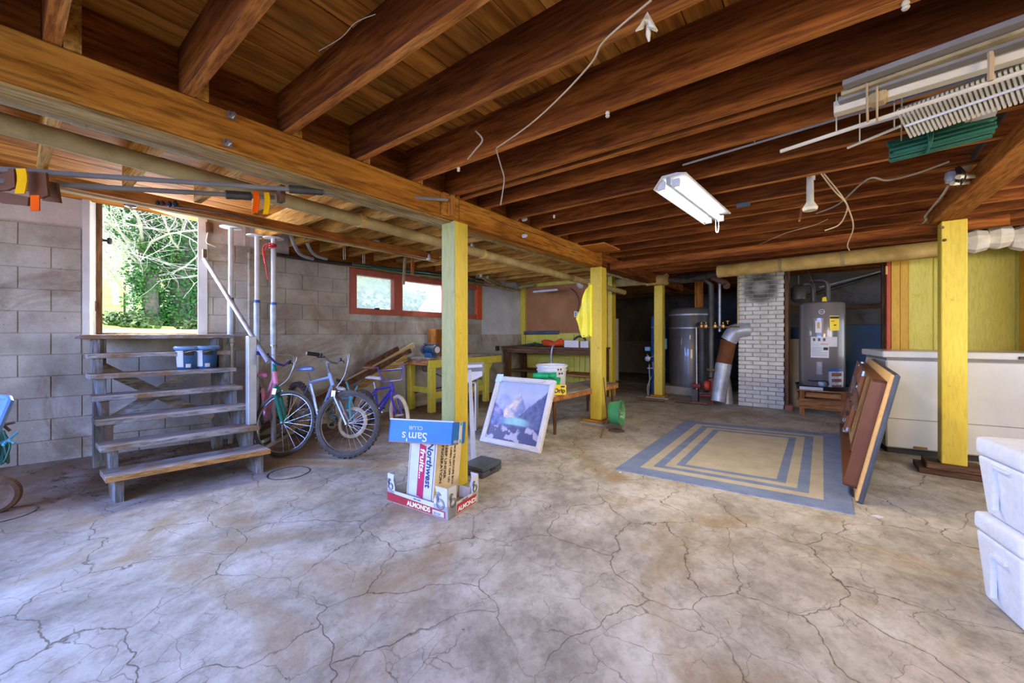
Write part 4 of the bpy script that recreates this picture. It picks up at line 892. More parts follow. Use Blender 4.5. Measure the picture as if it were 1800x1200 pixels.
# telescoping poles
for k, (u, vt, d, zt, ls, lab, red) in enumerate(((406, 400, 4.25, 0, .6, 'telescoping steel prop pole nearest the side door', 0), (452, 415, 4.3, 0, .7, 'telescoping steel prop pole in the middle, partly behind the rail post', 0), (481, 419, 4.3, 0, .7, 'telescoping steel prop pole with a red string tied near its top', 1))):
    p = aD(u, vt, d); zt = p.z; p.z = 0; t = root('prop_pole', lab, 'pole', p, group='telescoping prop poles standing by the stair')
    zb = aD(u, 528 + 4*k, d).z; zl = aD(u, 603 + 2*k, d).z
    b_ = B(); tube(b_, [(0, 0, zb), (0, 0, zt)], .0245, 14); part('inner_tube', b_, 'white_paint', t, world=False)
    b_ = B(); tube(b_, [(0, 0, zl), (0, 0, zb)], .033, 14); part('outer_tube', b_, 'galvanised', t, world=False)
    b_ = B(); tube(b_, [(0, 0, 0), (0, 0, zl)], .026, 14); part('foot_tube', b_, 'pole_grey', t, world=False)
    b_ = B(); tube(b_, [(0, 0, zb), (0, 0, zb + .03)], .027, 14); part('band', b_, 'blue_tape', t, world=False)
    b_ = B(); lathe(b_, [(0, zt - .004), (.1, zt - .004), (.103, zt + .002), (.1, zt + .007), (0, zt + .007)], n=28, cap=False); part('top_plate', b_, 'white_paint', t, world=False)
    b_ = B(); lathe(b_, [(.035, zl - .025), (.036, zl), (.03, zl + .01)], n=14); part('collar', b_, 'steel', t, world=False)
p = aD(478, 430, 4.26); b_ = B()
for k in range(3): ring(b_, p + Vector((.02, .0, -.015 * k)), .034, .007, Matrix.Rotation(.3 * k - .2, 3, 'X'), 14, 5)
tube(b_, bez([p + Vector((-.03, -.03, 0)), p + Vector((-.06, -.05, -.1)), p + Vector((-.03, -.05, -.22)), p + Vector((-.02, -.03, -.38))], 5), .007, 5); tube(b_, bez([p + Vector((-.03, -.03, .01)), p + Vector((-.07, -.06, -.04)), p + Vector((-.05, -.05, -.2))], 5), .008, 5)
solo('red_string', b_, 'red_twine', 'red string knotted round the top of a prop pole', 'string')
b_ = B(); p = aA(368, 400, .035); obb(b_, p, (.07, .05, .11), rotz(math.atan2(AD.y, AD.x))); sw = solo('switch_box', b_, 'brownwood_z', 'small brown electrical box on the plaster beside the door frame', 'switch', .006)
cord('wire', 'pale wire looping down from the brown box beside the door', [aA(366, 408, .03), aA(363, 425, .03), aA(372, 431, .03), aA(380, 434, .03)], .005, 'ivory_dirty', 'wire')

# ================================================================== BIKES
def bike(lab, rear, head_deg, base, R_, P, steer=0., lean=0.):
    """rear = ground point under the rear axle; local frame: x forward, z up"""
    t = root('bicycle', lab, 'bicycle', (rear.x, rear.y, 0), math.radians(head_deg)); t.rotation_euler = (math.radians(lean), 0, math.radians(head_deg)); t.rotation_mode = 'XYZ'
    kw = dict(world=False); tr = P.get('tyre', .025); fr = P['frame']; k = R_ / .33; wr = R_ - tr
    def wheel(cx, name, par, M_=None, rubber='rubber', rim='steel', Rw=R_):
        w_r = Rw - tr; rot = Matrix.Rotation(PI/2, 3, 'X')
        b_ = B(); ring(b_, (cx, 0, Rw), w_r, tr, rot, 44, 8)
        if P.get('knob'):
            for i in range(40):
                a = 2*PI*i/40
                for yy in (-.5, .5): obb(b_, (cx + (Rw - .004) * math.cos(a), yy * tr * 1.1, Rw + (Rw - .004) * math.sin(a)), (.011, tr * .8, .013), Matrix.Rotation(-a, 3, 'Y'))
        if M_: b_.transform(M_)
        w0 = part(name, b_, rubber, par, **kw)
        b_ = B(); ring(b_, (cx, 0, Rw), w_r - tr * .75, .009, rot, 44, 6)
        if M_: b_.transform(M_)
        part('rim', b_, rim, w0, **kw)
        b_ = B()
        for i in range(28):
            a = 2*PI*i/28; s_ = .028 * (1 if i % 2 else -1); a2 = a + (.5 if i % 4 < 2 else -.5)
            tube(b_, [(cx + .016*math.cos(a2), s_, Rw + .016*math.sin(a2)), (cx + (w_r - tr) * math.cos(a), 0, Rw + (w_r - tr) * math.sin(a))], .0009, 3, cap=False)
        if M_: b_.transform(M_)
        part('spokes', b_, 'steel', w0, kind='stuff', **kw)
        b_ = B(); lathe(b_, [(.01, -.055), (.018, -.03), (.014, 0), (.018, .03), (.01, .055)], (cx, 0, Rw), 12, rot)
        if M_: b_.transform(M_)
        part('hub', b_, 'steel', w0, **kw); return w0
    wheel(0, 'rear_wheel', t, rubber=P.get('rubber_r', 'rubber'), rim=P.get('rim', 'steel'))
    H_ = P.get('head', .78) ; BBx, BBz = base * .43, R_ * .85; seat = Vector((base * .27, 0, P['seat'])); hb = Vector((base - .2 * k, 0, H_ - .12 * k)); ht = Vector((base - .25 * k, 0, H_))
    bb = Vector((BBx, 0, BBz)); sc = seat.lerp(bb, P.get('post', .3)); ft = P.get('ft', .016)
    b_ = B()
    tube(b_, [bb, sc], ft, 10); tube(b_, [hb, ht], ft * 1.25, 10); tube(b_, [hb + Vector((0, 0, .01)), bb], ft * 1.2, 10)
    top = sc if not P.get('step') else bb.lerp(sc, .45); tube(b_, [ht - Vector((0, 0, .04)), top], ft, 10)
    if P.get('step2'): tube(b_, [ht.lerp(hb, .6), bb.lerp(sc, .25)], ft * .8, 10)
    for s_ in (-.05, .05): tube(b_, [bb + Vector((0, s_ * .4, 0)), (0, s_, R_)], .009, 7); tube(b_, [sc + Vector((0, s_ * .3, -.02)), (0, s_, R_)], .008, 7)
    part('frame', b_, fr, t, **kw)
    b_ = B(); tube(b_, [sc, seat - Vector((0, 0, .03))], .0125, 8); part('seat_post', b_, 'steel', t, **kw)
    b_ = B(); so = seat; n = 12; rings = []
    for i in range(n + 1):
        u_ = i / n; x = -.12 + .26 * u_; wd = (.085 * (1 - u_) ** .8 + .018) * min(1, .35 + u_ * 4); th_ = .03; rings.append([b_.verts.new(so + Vector((x * P.get('ss', 1), wd * math.cos(a), .012 + th_ * .8 * math.sin(a) * (1.15 if a < PI else .55)))) for a in [2*PI*j/12 for j in range(12)]])
    for a, c in zip(rings, rings[1:]):
        for j in range(12): b_.faces.new((a[j], a[(j+1) % 12], c[(j+1) % 12], c[j]))
    b_.faces.new(rings[0]); b_.faces.new(rings[-1]); part('saddle', b_, P['saddle'], t, smooth=60, **kw)
    # cranks
    b_ = B(); rot = Matrix.Rotation(PI/2, 3, 'X'); ring(b_, (BBx, -.045, BBz), .075 * k, .004, rot, 28, 5); ring(b_, (BBx, -.045, BBz), .03 * k, .006, rot, 16, 5)
    for i in range(5): a = 2*PI*i/5; tube(b_, [(BBx, -.045, BBz), (BBx + .07*k*math.cos(a), -.045, BBz + .07*k*math.sin(a))], .005, 5)
    part('chainring', b_, 'darkpipe', t, **kw)
    for s_, a in ((-1, P.get('crank', -.5)), (1, P.get('crank', -.5) + PI)):
        e = Vector((BBx + .15*k*math.cos(a), s_ * .075, BBz + .15*k*math.sin(a))); b_ = B(); beam(b_, (BBx, s_ * .06, BBz), e, .012, .022); cr_ = part('crank', b_, 'steel', t, .002, **kw)
        b_ = B(); obb(b_, e + Vector((0, s_ * .05, 0)), (.075 * k, .085 * k, .022)); part('pedal', b_, 'black_plastic', cr_, .004, **kw)
    b_ = B(); tube(b_, [(BBx, -.045, BBz + .075*k), (0, -.045, R_ + .035)], .004, 4); tube(b_, [(BBx, -.045, BBz - .075*k), (0, -.045, R_ - .035)], .004, 4); part('chain', b_, 'rust_pipe', t, **kw)
    # steering assembly, turned about the head tube
    axis = (ht - hb).normalized(); M_ = Matrix.Translation(hb) @ Matrix.Rotation(math.radians(steer), 4, axis) @ Matrix.Translation(-hb)
    fo = P.get('fork', fr); crown = hb - axis * .02 * k; axle = Vector((base, 0, R_))
    b_ = B()
    for s_ in (-1, 1):
        w_ = .045 if tr > .022 else .036; tube(b_, bez([crown + Vector((0, s_*.015, 0)), crown + Vector((.01, s_ * w_, -.02)) - axis * .04, crown.lerp(axle, .6) + Vector((-.005, s_ * w_, 0)), axle + Vector((0, s_ * w_, 0))], 5), P.get('fr', .012), 8)
    tube(b_, [hb, ht + axis * .04], ft * .9, 8); b_.transform(M_); part('fork', b_, fo, t, **kw)
    wheel(base, 'front_wheel', t, M_, rubber=P.get('rubber_f', P.get('rubber_r', 'rubber')), rim=P.get('rim', 'steel'))
    sh = ht + axis * P.get('stem', .1); hbW = P.get('barw', .28); rise = P.get('rise', .05)
    b_ = B(); tube(b_, [ht, sh], .013, 8); fwd = Vector((P.get('fwd', .07), 0, 0)); tube(b_, [sh, sh + fwd], .014, 8); b_.transform(M_); part('stem', b_, P.get('stemc', 'steel'), t, **kw)
    cC = sh + fwd; b_ = B()
    path = [cC + Vector((-.1 * P.get('sweep', 1), -hbW, rise)), cC + Vector((-.03, -hbW * .6, rise)), cC + Vector((0, -hbW * P.get('kink', .22), 0)), cC + Vector((0, hbW * P.get('kink', .22), 0)), cC + Vector((-.03, hbW * .6, rise)), cC + Vector((-.1 * P.get('sweep', 1), hbW, rise))]
    tube(b_, path, .0115, 8)
    if P.get('crossbar'): tube(b_, [path[1].lerp(path[2], .25), path[4].lerp(path[3], .25)], .009, 8)
    b_.transform(M_); part('handlebar', b_, P.get('bar', 'steel'), t, **kw)
    for s_ in (0, 1):
        a, c = (path[0], path[1]) if s_ == 0 else (path[5], path[4]); b_ = B(); tube(b_, [a + (a-c) * .1, a.lerp(c, .8)], .018, 10); b_.transform(M_); part('grip', b_, P.get('grip', 'black_plastic'), t, **kw)
        if P.get('brakes'):
            b_ = B(); m_ = a.lerp(c, .85); tube(b_, bez([m_, m_ + Vector((.05, 0, -.02)), m_.lerp(a, .7) + Vector((.06, 0, -.03))], 4), .005, 5); obb(b_, m_, (.035, .03, .035)); b_.transform(M_); part('brake_lever', b_, 'darkpipe', t, **kw)
            b_ = B(); tube(b_, bez([m_ + Vector((.03, 0, 0)), cC + Vector((.14, .03 * (1 if s_ else -1), .09)), cC + Vector((.13, 0, -.12)), crown + Vector((.03, 0, 0))], 7), .0028, 4); b_.transform(M_); part('cable', b_, 'pole_grey', t, **kw)
    if P.get('brakes'):
        b_ = B()
        for s_ in (-1, 1): obb(b_, crown + Vector((.035, s_ * .05, -.06)), (.04, .02, .06))
        b_.transform(M_); part('brake_caliper', b_, 'steel', t, .003, **kw)
    if P.get('kick'): b_ = B(); tube(b_, [(BBx - .04, .04, BBz - .02), (BBx - .12, .2, .015)], .006, 6); part('kickstand', b_, 'steel', t, **kw)
    return t
ra = math.radians
fA = aZ(497, 801); bike('pink and teal bicycle with a pink saddle, nearest the stair', Vector((fA.x - 1.02, fA.y + .12, 0)), -7, 1.02, .32, dict(frame='pink_paint', fork='teal_paint', saddle='pink_vinyl', seat=.72, head=.80, step=1, stemc='teal_paint', bar='purple_paint', grip='blue_grip', brakes=1, kick=1, stem=.09, rise=.06, ft=.02, fr=.016, tyre=.021, barw=.27), steer=42, lean=0)
fB = aZ(612, 803); bike('chrome mountain bike with a big knobbly front wheel and a blue saddle', Vector((fB.x - 1.05, fB.y + .06, 0)), -3, 1.05, .325, dict(frame='silverblue_paint', fork='steel', saddle='blue_vinyl', seat=.80, head=.80, stemc='steel', grip='black_plastic', brakes=1, knob=1, tyre=.03, stem=.12, fr=.015, barw=.29, post=.25), steer=40, lean=5)
fC = aZ(700, 766); bike('purple childs bicycle with a white saddle and pale front tyre', Vector((fC.x - .72, fC.y - .02, 0)), 2, .72, .24, dict(frame='purple_paint', saddle='white_plastic', seat=.62, head=.60, bar='purple_paint', grip='brown_leather', rubber_f='rubber_pale', rubber_r='rubber', rim='pink_paint', tyre=.022, crossbar=1, rise=.17, kink=.42, stem=.03, fwd=.03, barw=.27, step2=1, sweep=1.4, kick=1, ss=.85), steer=-14, lean=-4)
fD = aZ(622, 770); bike('small cyan childs bicycle half hidden behind the chrome mountain bike', Vector((fD.x - .62, fD.y + .06, 0)), -8, .6, .178, dict(frame='cyan_paint', fork='cyan_paint', saddle='white_plastic', seat=.5, head=.48, bar='cyan_paint', grip='black_plastic', rubber_r='rubber_pale', tyre=.02, rise=.1, stem=.02, fwd=.02, barw=.2, ss=.8), steer=38, lean=-6)
b_ = B(); beam(b_, aZ(455, 795), aZ(520, 757), .05, .03); beam(b_, aZ(462, 776, .03), aZ(510, 755, .02), .03, .03); solo('scrap_wood', b_, 'ivory_dirty', 'pale wood offcuts on the floor under the pink bicycle', 'wood', .003)

# ================================================================== CARTONS, CASE, PICTURE
tr = root('almond_tray', 'low white printed carton tray with red bands, holding an upright box', 'box', aZ(785, 914))
qa, qb = aZ(681, 880), aZ(787, 915); eu = (qb - qa).normalized(); ev = Vector((-eu.y, eu.x, 0)); LU, LV = (qb - qa).length, .33
def tq(a, b, z): return qa + eu * a + ev * b + Vector((0, 0, z))
def tbox(bm, a0, a1, b0, b1, z0, z1):
    v = box(bm, a0, a1, b0, b1, z0, z1)
    for q in v: q.co = tq(q.co.x, q.co.y, q.co.z)
b_ = B(); tbox(b_, 0, LU, 0, LV, 0, .006); part('base', b_, 'carton_kraft', tr)
hw, tk = .085, .006
for (a0, a1, b0, b1) in ((0, LU, 0, tk), (0, LU, LV - tk, LV), (0, tk, 0, LV), (LU - tk, LU, 0, LV)): b_ = B(); tbox(b_, a0, a1, b0, b1, 0, hw); part('side_panel', b_, 'carton_white', tr)
for (sa, sb) in ((0, 0), (1, 0), (1, 1), (0, 1)):
    ca, cb_ = sa * LU, sb * LV; da, db = (1 if sa == 0 else -1), (1 if sb == 0 else -1); hh = .2; wa = .12 if (sa, sb) == (1, 0) else .075
    b_ = B()
    for side in (0, 1):
        w_ = wa
        pts = [(0, 0), (w_, 0), (w_, hh * .55), (w_ * .8, hh * .8), (w_ * .9, hh), (0, hh)]
        if side == 0: prism(b_, [tq(ca + da * p_, cb_, z + .0) for p_, z in pts], ev * db * tk)
        else: prism(b_, [tq(ca, cb_ + db * min(p_, .085), z) for p_, z in pts], eu * da * tk)
    part('corner_post', b_, 'carton_white', tr, smooth=0)
ez = Vector((0, 0, 1)); off = -ev * .0015
b_ = B(); quadf(b_, tq(.0, 0, .008) + off, tq(LU - .02, 0, .008) + off, tq(LU - .02, 0, .052) + off, tq(.0, 0, .068) + off); part('red_band', b_, 'carton_red', tr, smooth=0)
text('ALMONDS', tr, 'white_ink', tq(.2, 0, .018) - ev * .002, eu, ez, .045, bold=.0012)
text('KIRKLAND', tr, 'black_ink', tq(.26, 0, .07) - ev * .002, eu, ez, .014)
b_ = B(); quadf(b_, tq(LU - .13, 0, .012) + off*1.5, tq(LU - .03, 0, .012) + off*1.5, tq(LU - .03, 0, .045) + off*1.5, tq(LU - .13, 0, .045) + off*1.5); part('number_panel', b_, 'carton_white', tr, smooth=0); text('00104', tr, 'grey_ink', tq(LU - .12, 0, .016) - ev * .003, eu, ez, .024)
o2 = eu * .0015; b_ = B(); quadf(b_, tq(LU, .09, .01) + o2, tq(LU, .3, .01) + o2, tq(LU, .3, .07) + o2, tq(LU, .09, .07) + o2); part('red_band', b_, 'carton_red', tr, smooth=0)
text('ALMONDS', tr, 'white_ink', tq(LU, .1, .02) + eu * .0025, ev, ez, .043, bold=.0012); text('KIRKLAND', tr, 'black_ink', tq(LU, .14, .072) + eu * .0025, ev, ez, .014)
def swirl(c, ex, nrm, s_):
    b_ = B()
    for k in range(6):
        a0 = k * .35 + 1.2; pts = [c + (ex * math.cos(a0 + j * .25) + ez * math.sin(a0 + j * .25)) * s_ * (.25 + .09 * j) * (1 - .08 * k) + nrm * .002 for j in range(7)]
        tube(b_, pts, [.0006, .0016, .0024, .003, .0024, .0014, .0005], 4)
    for rr in (.3, .42, .5): ring(b_, c - ez * s_ * .55 + nrm * .002, s_ * rr, .0013, frame_of(nrm) @ Matrix.Rotation(PI/2, 3, 'Y'), 20, 4)
    part('leaf_drawing', b_, 'grey_ink', tr, kind='stuff')
swirl(tq(LU - .06, 0, .13), eu, -ev, .07); swirl(tq(LU, .05, .13), ev, eu, .06); swirl(tq(.035, 0, .14), eu, -ev, .05); swirl(tq(LU, LV - .045, .14), ev, eu, .05)
# upright box in the tray
nb = root('fruit_carton', 'tall white and kraft fruit carton standing on end in the almond tray', 'box', tq(.2, .1, .008))
W_, Dp, Hh = .235, .26, .475; ln = Matrix.Rotation(.10, 3, ev); r0 = tq(.15, .045, .012)
def nq(a, b, z): return r0 + ln @ (eu * a + ev * b + ez * z)
def nbox(bm, a0, a1, b0, b1, z0, z1):
    v = box(bm, a0, a1, b0, b1, z0, z1)
    for q in v: q.co = nq(q.co.x, q.co.y, q.co.z)
b_ = B(); nbox(b_, 0, W_, 0, Dp, 0, Hh); part('body', b_, 'carton_white', nb, .003)
b_ = B(); nbox(b_, W_ + .0005, W_ + .004, .0, Dp, 0, Hh); part('kraft_side', b_, 'carton_tan', nb)
b_ = B(); nbox(b_, -.0, -.006, -.004, Dp + .01, .0, Hh); part('flap', b_, 'carton_white', nb)
eU, eZ, eV = ln @ eu, ln @ ez, ev
b_ = B(); quadf(b_, *[nq(a, -.002, z) for a, z in ((.085, .075), (.145, .07), (.145, .435), (.085, .44))]); part('magenta_band', b_, 'magenta', nb, smooth=0)
text('fruits...', nb, 'white_ink', nq(.098, -.004, .41), -eZ, eU, .062, bold=.0012, stretch=1.25)
text('Northwest', nb, 'navy_ink', nq(.16, -.004, .47), -eZ, eU, .07, bold=.0012)
b_ = B(); nbox(b_, .222, .225, -.0025, -.001, .06, Hh); nbox(b_, .145, .225, -.0025, -.001, .06, .063); part('navy_rule', b_, 'navy_ink', nb)
text('KEEP UNDER', nb, 'black_ink', nq(W_ + .006, .085, .455), -eZ, eV, .034, bold=.0006, stretch=1.25); text('REFRIGERATION', nb, 'black_ink', nq(W_ + .006, .045, .5), -eZ, eV, .034, bold=.0006, stretch=1.25)
text('2-PIECE TELESCOPE BOX', nb, 'black_ink', nq(W_ + .006, .178, .47), -eZ, eV, .025, bold=.0005, stretch=1.2); text('TO OPEN LIFT OFF LID', nb, 'black_ink', nq(W_ + .006, .138, .47), -eZ, eV, .025, bold=.0005, stretch=1.2)
# blue lid lying over the top
sb = root('blue_carton_lid', 'shallow blue printed carton resting upside down on the fruit carton', 'box', (-2.2, 1.9, .49))
s0 = aZ(682, 776, .495); s1 = aZ(794, 783, .495); bu = (s1 - s0).normalized(); bv = Vector((-bu.y, bu.x, 0)); SL = (s1 - s0).length; SV, SH = .25, .145; bv = (bv * .975 - ez * .21).normalized(); bz = bu.cross(bv)
def sq(a, b, z): return s0 + bu * a + bv * b + bz * z
def sbox(bm, a0, a1, b0, b1, z0, z1):
    v = box(bm, a0, a1, b0, b1, z0, z1)
    for q in v: q.co = sq(q.co.x, q.co.y, q.co.z)
for (a0, a1, b0, b1) in ((0, SL, 0, .006), (0, SL, SV - .006, SV), (0, .006, 0, SV), (SL - .006, SL, 0, SV)): b_ = B(); sbox(b_, a0, a1, b0, b1, 0, SH); part('side_panel', b_, 'blue_lid', sb)
b_ = B(); sbox(b_, 0, SL, 0, SV, 0, .006); part('base', b_, 'carton_kraft', sb)
b_ = B(); sbox(b_, -.002, SL + .002, -.002, .01, SH - .004, SH + .004); part('rim', b_, 'carton_white', sb); b_ = B(); sbox(b_, SL - .01, SL + .002, 0, SV, SH - .003, SH + .003); part('rim', b_, 'carton_kraft', sb)
text("Sam's", sb, 'grey_paper', sq(.27, -.002, .068), -bu, -bz, .08, bold=.0005); text('CLUB', sb, 'grey_paper', sq(.235, -.002, .105), -bu, -bz, .03, stretch=1.3)
b_ = B(); sbox(b_, SL + .0005, SL + .0015, .12, .18, 0, SH + .004); part('white_stripe', b_, 'carton_white', sb)
b_ = B(); sbox(b_, SL + .0016, SL + .0024, .138, .162, .008, .03); sbox(b_, SL + .0016, SL + .0024, .135, .165, .12, .14); part('green_mark', b_, 'green_plastic', sb)
text('MEMBER', sb, 'grey_paper', sq(SL + .002, .12, .03), -bv, -bz, .026)
# flat black case behind
cs = root('flat_case', 'flat dark grey plastic case lying on the floor behind the cartons', 'case', aZ(849, 843))
k0, k1, k2 = aZ(849, 843), aZ(882, 826), aZ(812, 833); cu_, cv_ = (k1 - k0), (k2 - k0)
for z0, z1, m, nm, e in ((0.012, .05, 'darkslate', 'base', 0), (.054, .092, 'darkslate', 'lid', .0)):
    b_ = B(); prism(b_, [k0 + ez*z0, k1 + ez*z0, k1 + cv_*1.0 + ez*z0, k0 + cv_*1.0 + ez*z0], (0, 0, z1 - z0)); part(nm, b_, m, cs, .006)
b_ = B(); prism(b_, [k0 + cu_*.04 + cv_*.05, k0 + cu_*.9 + cv_*.05, k0 + cu_*.9 + cv_*.8, k0 + cu_*.04 + cv_*.8], (0, 0, .012)); part('foot', b_, 'brownwood_x', cs)
b_ = B(); obb(b_, k0.lerp(k1, .5) + ez*.05 - cv_*.02, (.06, .012, .02), frame_of(cu_)); part('latch', b_, 'black_plastic', cs, .003)
b_ = B(); pa, pb = aZ(833, 812), aZ(838, 790); prism(b_, [aD(823, 650, 3.4), aD(827, 650, 3.4), aZ(837, 812), aZ(828, 812)], Vector((-.005, .015, 0))); solo('white_strip', b_, 'white_paint', 'narrow white strip leaning against the back of the first post', 'strip')
# framed picture
pf = root('framed_picture', 'white-framed mountain lake picture leaning on the low table', 'picture', aZ(900, 785))
b0 = cL(-.354, 4.34); b1 = cL(.277, 3.89); fu = (b1 - b0).normalized(); Wp = (b1 - b0).length; back = Vector((-fu.y, fu.x, 0)); fup = (back * .32 + ez * .68).normalized(); Hp = .765; fn = -(fu.cross(fup)); fn = fn if fn.dot(Vector((*FV, 0))) < 0 else -fn
def pq(a, b, c=0.): return b0 + fu * a + fup * b + fn * c
fw_ = .056
for nm, poly in (('frame_rail', [(0, 0), (Wp, 0), (Wp - fw_, fw_), (fw_, fw_)]), ('frame_rail', [(0, Hp), (Wp, Hp), (Wp - fw_, Hp - fw_), (fw_, Hp - fw_)]), ('frame_stile', [(0, 0), (0, Hp), (fw_, Hp - fw_), (fw_, fw_)]), ('frame_stile', [(Wp, 0), (Wp, Hp), (Wp - fw_, Hp - fw_), (Wp - fw_, fw_)])):
    b_ = B(); prism(b_, [pq(a, b, -.03) for a, b in poly], fn * .045)
    cx = sum(p_[0] for p_ in poly)/4; cy = sum(p_[1] for p_ in poly)/4
    inn = [(cx + (a - cx) * .72, cy + (b - cy) * .62) for a, b in poly]; prism(b_, [pq(a, b, .012) for a, b in inn], fn * .012); part(nm, b_, 'white_paint', pf, .003)
n1, n2 = 150, 130; me = bpy.data.meshes.new('canvas'); vs2, fs, cols = [], [], []
def sm(a, b, x): t = max(0, min(1, (x - a) / (b - a))); return t * t * (3 - 2 * t)
from mathutils import noise as mn
def paint(u, v):
    f = lambda s_, o: mn.fractal(Vector((u * s_ + o, v * s_, o)), .8, 2.1, 5)
    sky = Vector((.66, .70, .80)).lerp(Vector((.50, .58, .76)), sm(.5, 1, v) * .5) + Vector((1, 1, 1)) * .05 * f(3, 1); c = sky
    def mt(c, h, col, soft=.03): return c.lerp(col, sm(h + soft, h - soft, v))
    h = .70 + .10 * math.exp(-((u - .18) / .1) ** 2) + .02 * f(6, 4); c = mt(c, h, Vector((.52, .56, .74)) + Vector((1, 1, 1)) * .08 * f(9, 3), .06)
    pk = .42 + .38 * max(0, 1 - abs(u - .47) / .3) + .025 * f(9, 2); lit = sm(-.12, .1, .46 - u + .12 * f(7, 6)); c = mt(c, pk, (Vector((.36, .42, .62)).lerp(Vector((.80, .72, .68)), lit) + Vector((1, 1, 1)) * .14 * f(16, 7)))
    rt = .38 + .5 * max(0, (u - .5) / .5) + .03 * f(8, 8); c = mt(c, rt, Vector((.22, .26, .45)) + Vector((.4, .35, .3)) * .22 * f(14, 9), .02)
    lt = .62 - .55 * max(0, (u - .02) / .5) + .05 * f(7, 11) + .1 * math.exp(-((u - .2)/.06)**2); c = mt(c, lt, Vector((.20, .28, .55)) + Vector((1, 1, 1)) * .16 * f(12, 12) + Vector((.32, .16, .12)) * math.exp(-((u - .1)**2 + (v - .5)**2) / .006), .03)
    lk = math.exp(-((u - .5) / .24) ** 4) * sm(.26, .29, v) * sm(.40, .36, v + .02 * math.sin(u * 9)); c = c.lerp(Vector((.45, .72, .74)) + Vector((1, 1, 1)) * .05 * f(10, 13), lk)
    fg = .24 + .05 * f(6, 14) + .14 * max(0, (u - .62)) ; gcol = Vector((.14, .17, .36)).lerp(Vector((.62, .60, .72)), sm(.12, .42, f(8, 15) + .25 * math.sin((u * 1.6 + v * 3) * 7))) ; c = mt(c, fg, gcol, .02)
    return [max(0, min(1, q * .9 + .08)) ** 1.9 for q in c]
iw, ih = Wp - 2 * fw_, Hp - 2 * fw_
for j in range(n2 + 1):
    for i in range(n1 + 1):
        u, v = i / n1, j / n2; p_ = pq(fw_ - .004 + (iw + .008) * u, fw_ - .004 + (ih + .008) * v, -.005); vs2.append(p_); cols.append(paint(u, v))
for j in range(n2):
    for i in range(n1): a = j * (n1 + 1) + i; fs.append((a, a + 1, a + n1 + 2, a + n1 + 1))
me.from_pydata([tuple(topm(pf).inverted() @ p_) for p_ in vs2], [], fs); ca = me.color_attributes.new('Col', 'FLOAT_COLOR', 'POINT')
for i, c in enumerate(cols): ca.data[i].color = (*c, 1)
me.materials.append(MATS['picture_print']); o = bpy.data.objects.new('canvas', me); C.objects.link(o); o.parent = pf
b_ = B(); prism(b_, [pq(-.005, Hp - .075, .018), pq(.085, Hp - .07, .018), pq(.09, Hp + .02, .018), pq(0, Hp + .018, .018)], fn * .003); solo('paper_note', b_, 'lightblue_paper', 'pale blue paper note tucked on the top left corner of the picture frame', 'paper', smooth=0)
# low table
lt = root('low_table', 'low worn wooden table on tapered legs behind the picture', 'table', cL(.8, 5.1))
e0, e1 = cL(.476, 4.54), cL(1.56, 5.73); lu = (e1 - e0).normalized(); lv = Vector((-lu.y, lu.x, 0)); LT = (e1 - e0).length; WT, HT = .5, .47
def lq(a, b, z): return e0 + lu * a + lv * b + ez * z
b_ = B(); prism(b_, [lq(0, 0, HT - .02), lq(LT, 0, HT - .02), lq(LT, WT, HT - .02), lq(0, WT, HT - .02)], (0, 0, .02)); part('tabletop', b_, 'stair_x', lt, .004)
for poly in ([(0, 0), (LT, 0), (LT, .025), (0, .025)], [(0, WT - .025), (LT, WT - .025), (LT, WT), (0, WT)], [(0, 0), (.025, 0), (.025, WT), (0, WT)], [(LT - .025, 0), (LT, 0), (LT, WT), (LT - .025, WT)]):
    b_ = B(); prism(b_, [lq(a, b, HT - .075) for a, b in poly], (0, 0, .054)); part('apron', b_, 'newwood_x', lt, .003)
for a, b, sa, sb_ in ((.1, .05, -.02, -.02), (LT - .1, .05, .02, -.02), (.1, WT - .05, -.02, .02), (LT - .1, WT - .05, .02, .02)):
    b_ = B(); tube(b_, [lq(a, b, HT - .03), lq(a + sa, b + sb_, 0)], [.03, .016], 8); part('leg', b_, 'brownwood_z', lt)
# things on the low table
def onT(u, v): return aZ(u, v, HT)
wbp = onT(988, 688); wbp = lq((wbp - e0).dot(lu), .27, HT); wt = root('white_tub', 'large chipped white plastic tub standing on the low table', 'tub', wbp)
b_ = B(); lathe(b_, [(0, .004), (.16, 0), (.165, .01), (.185, .3), (.2, .302), (.202, .325), (.19, .33), (.18, .32), (.16, .02), (0, .015)], n=32, cap=False); part('body', b_, 'white_plastic', wt, world=False, smooth=45)
b_ = B(); lathe(b_, [(.187, .255), (.196, .258), (.196, .266), (.187, .268)], n=32, cap=False); part('rib', b_, 'white_plastic', wt, world=False)
b_ = B()
for k in range(4): obb(b_, (.19 * math.cos(-.6 + .1*k), .19 * math.sin(-.6 + .1*k), .23 if k % 2 else .28), (.02, .01, .02), rotz(-.6))
part('chip_marks', b_, 'black_ink', wt, world=False, kind='stuff')
gcn = root('green_crate', 'green plastic tray under the stacked green cups on the low table', 'tray', lq(.16, .2, HT)); b_ = B(); prism(b_, [lq(0, .1, HT + .001), lq(.2, .1, HT + .001), lq(.2, .3, HT + .001), lq(0, .3, HT + .001)], (0, 0, .1)); part('body', b_, 'green_plastic', gcn, .004); b_ = B(); prism(b_, [lq(-.01, .09, HT + .09), lq(.21, .09, HT + .09), lq(.21, .31, HT + .09), lq(-.01, .31, HT + .09)], (0, 0, .012)); part('rim', b_, 'green_plastic', gcn, .003)
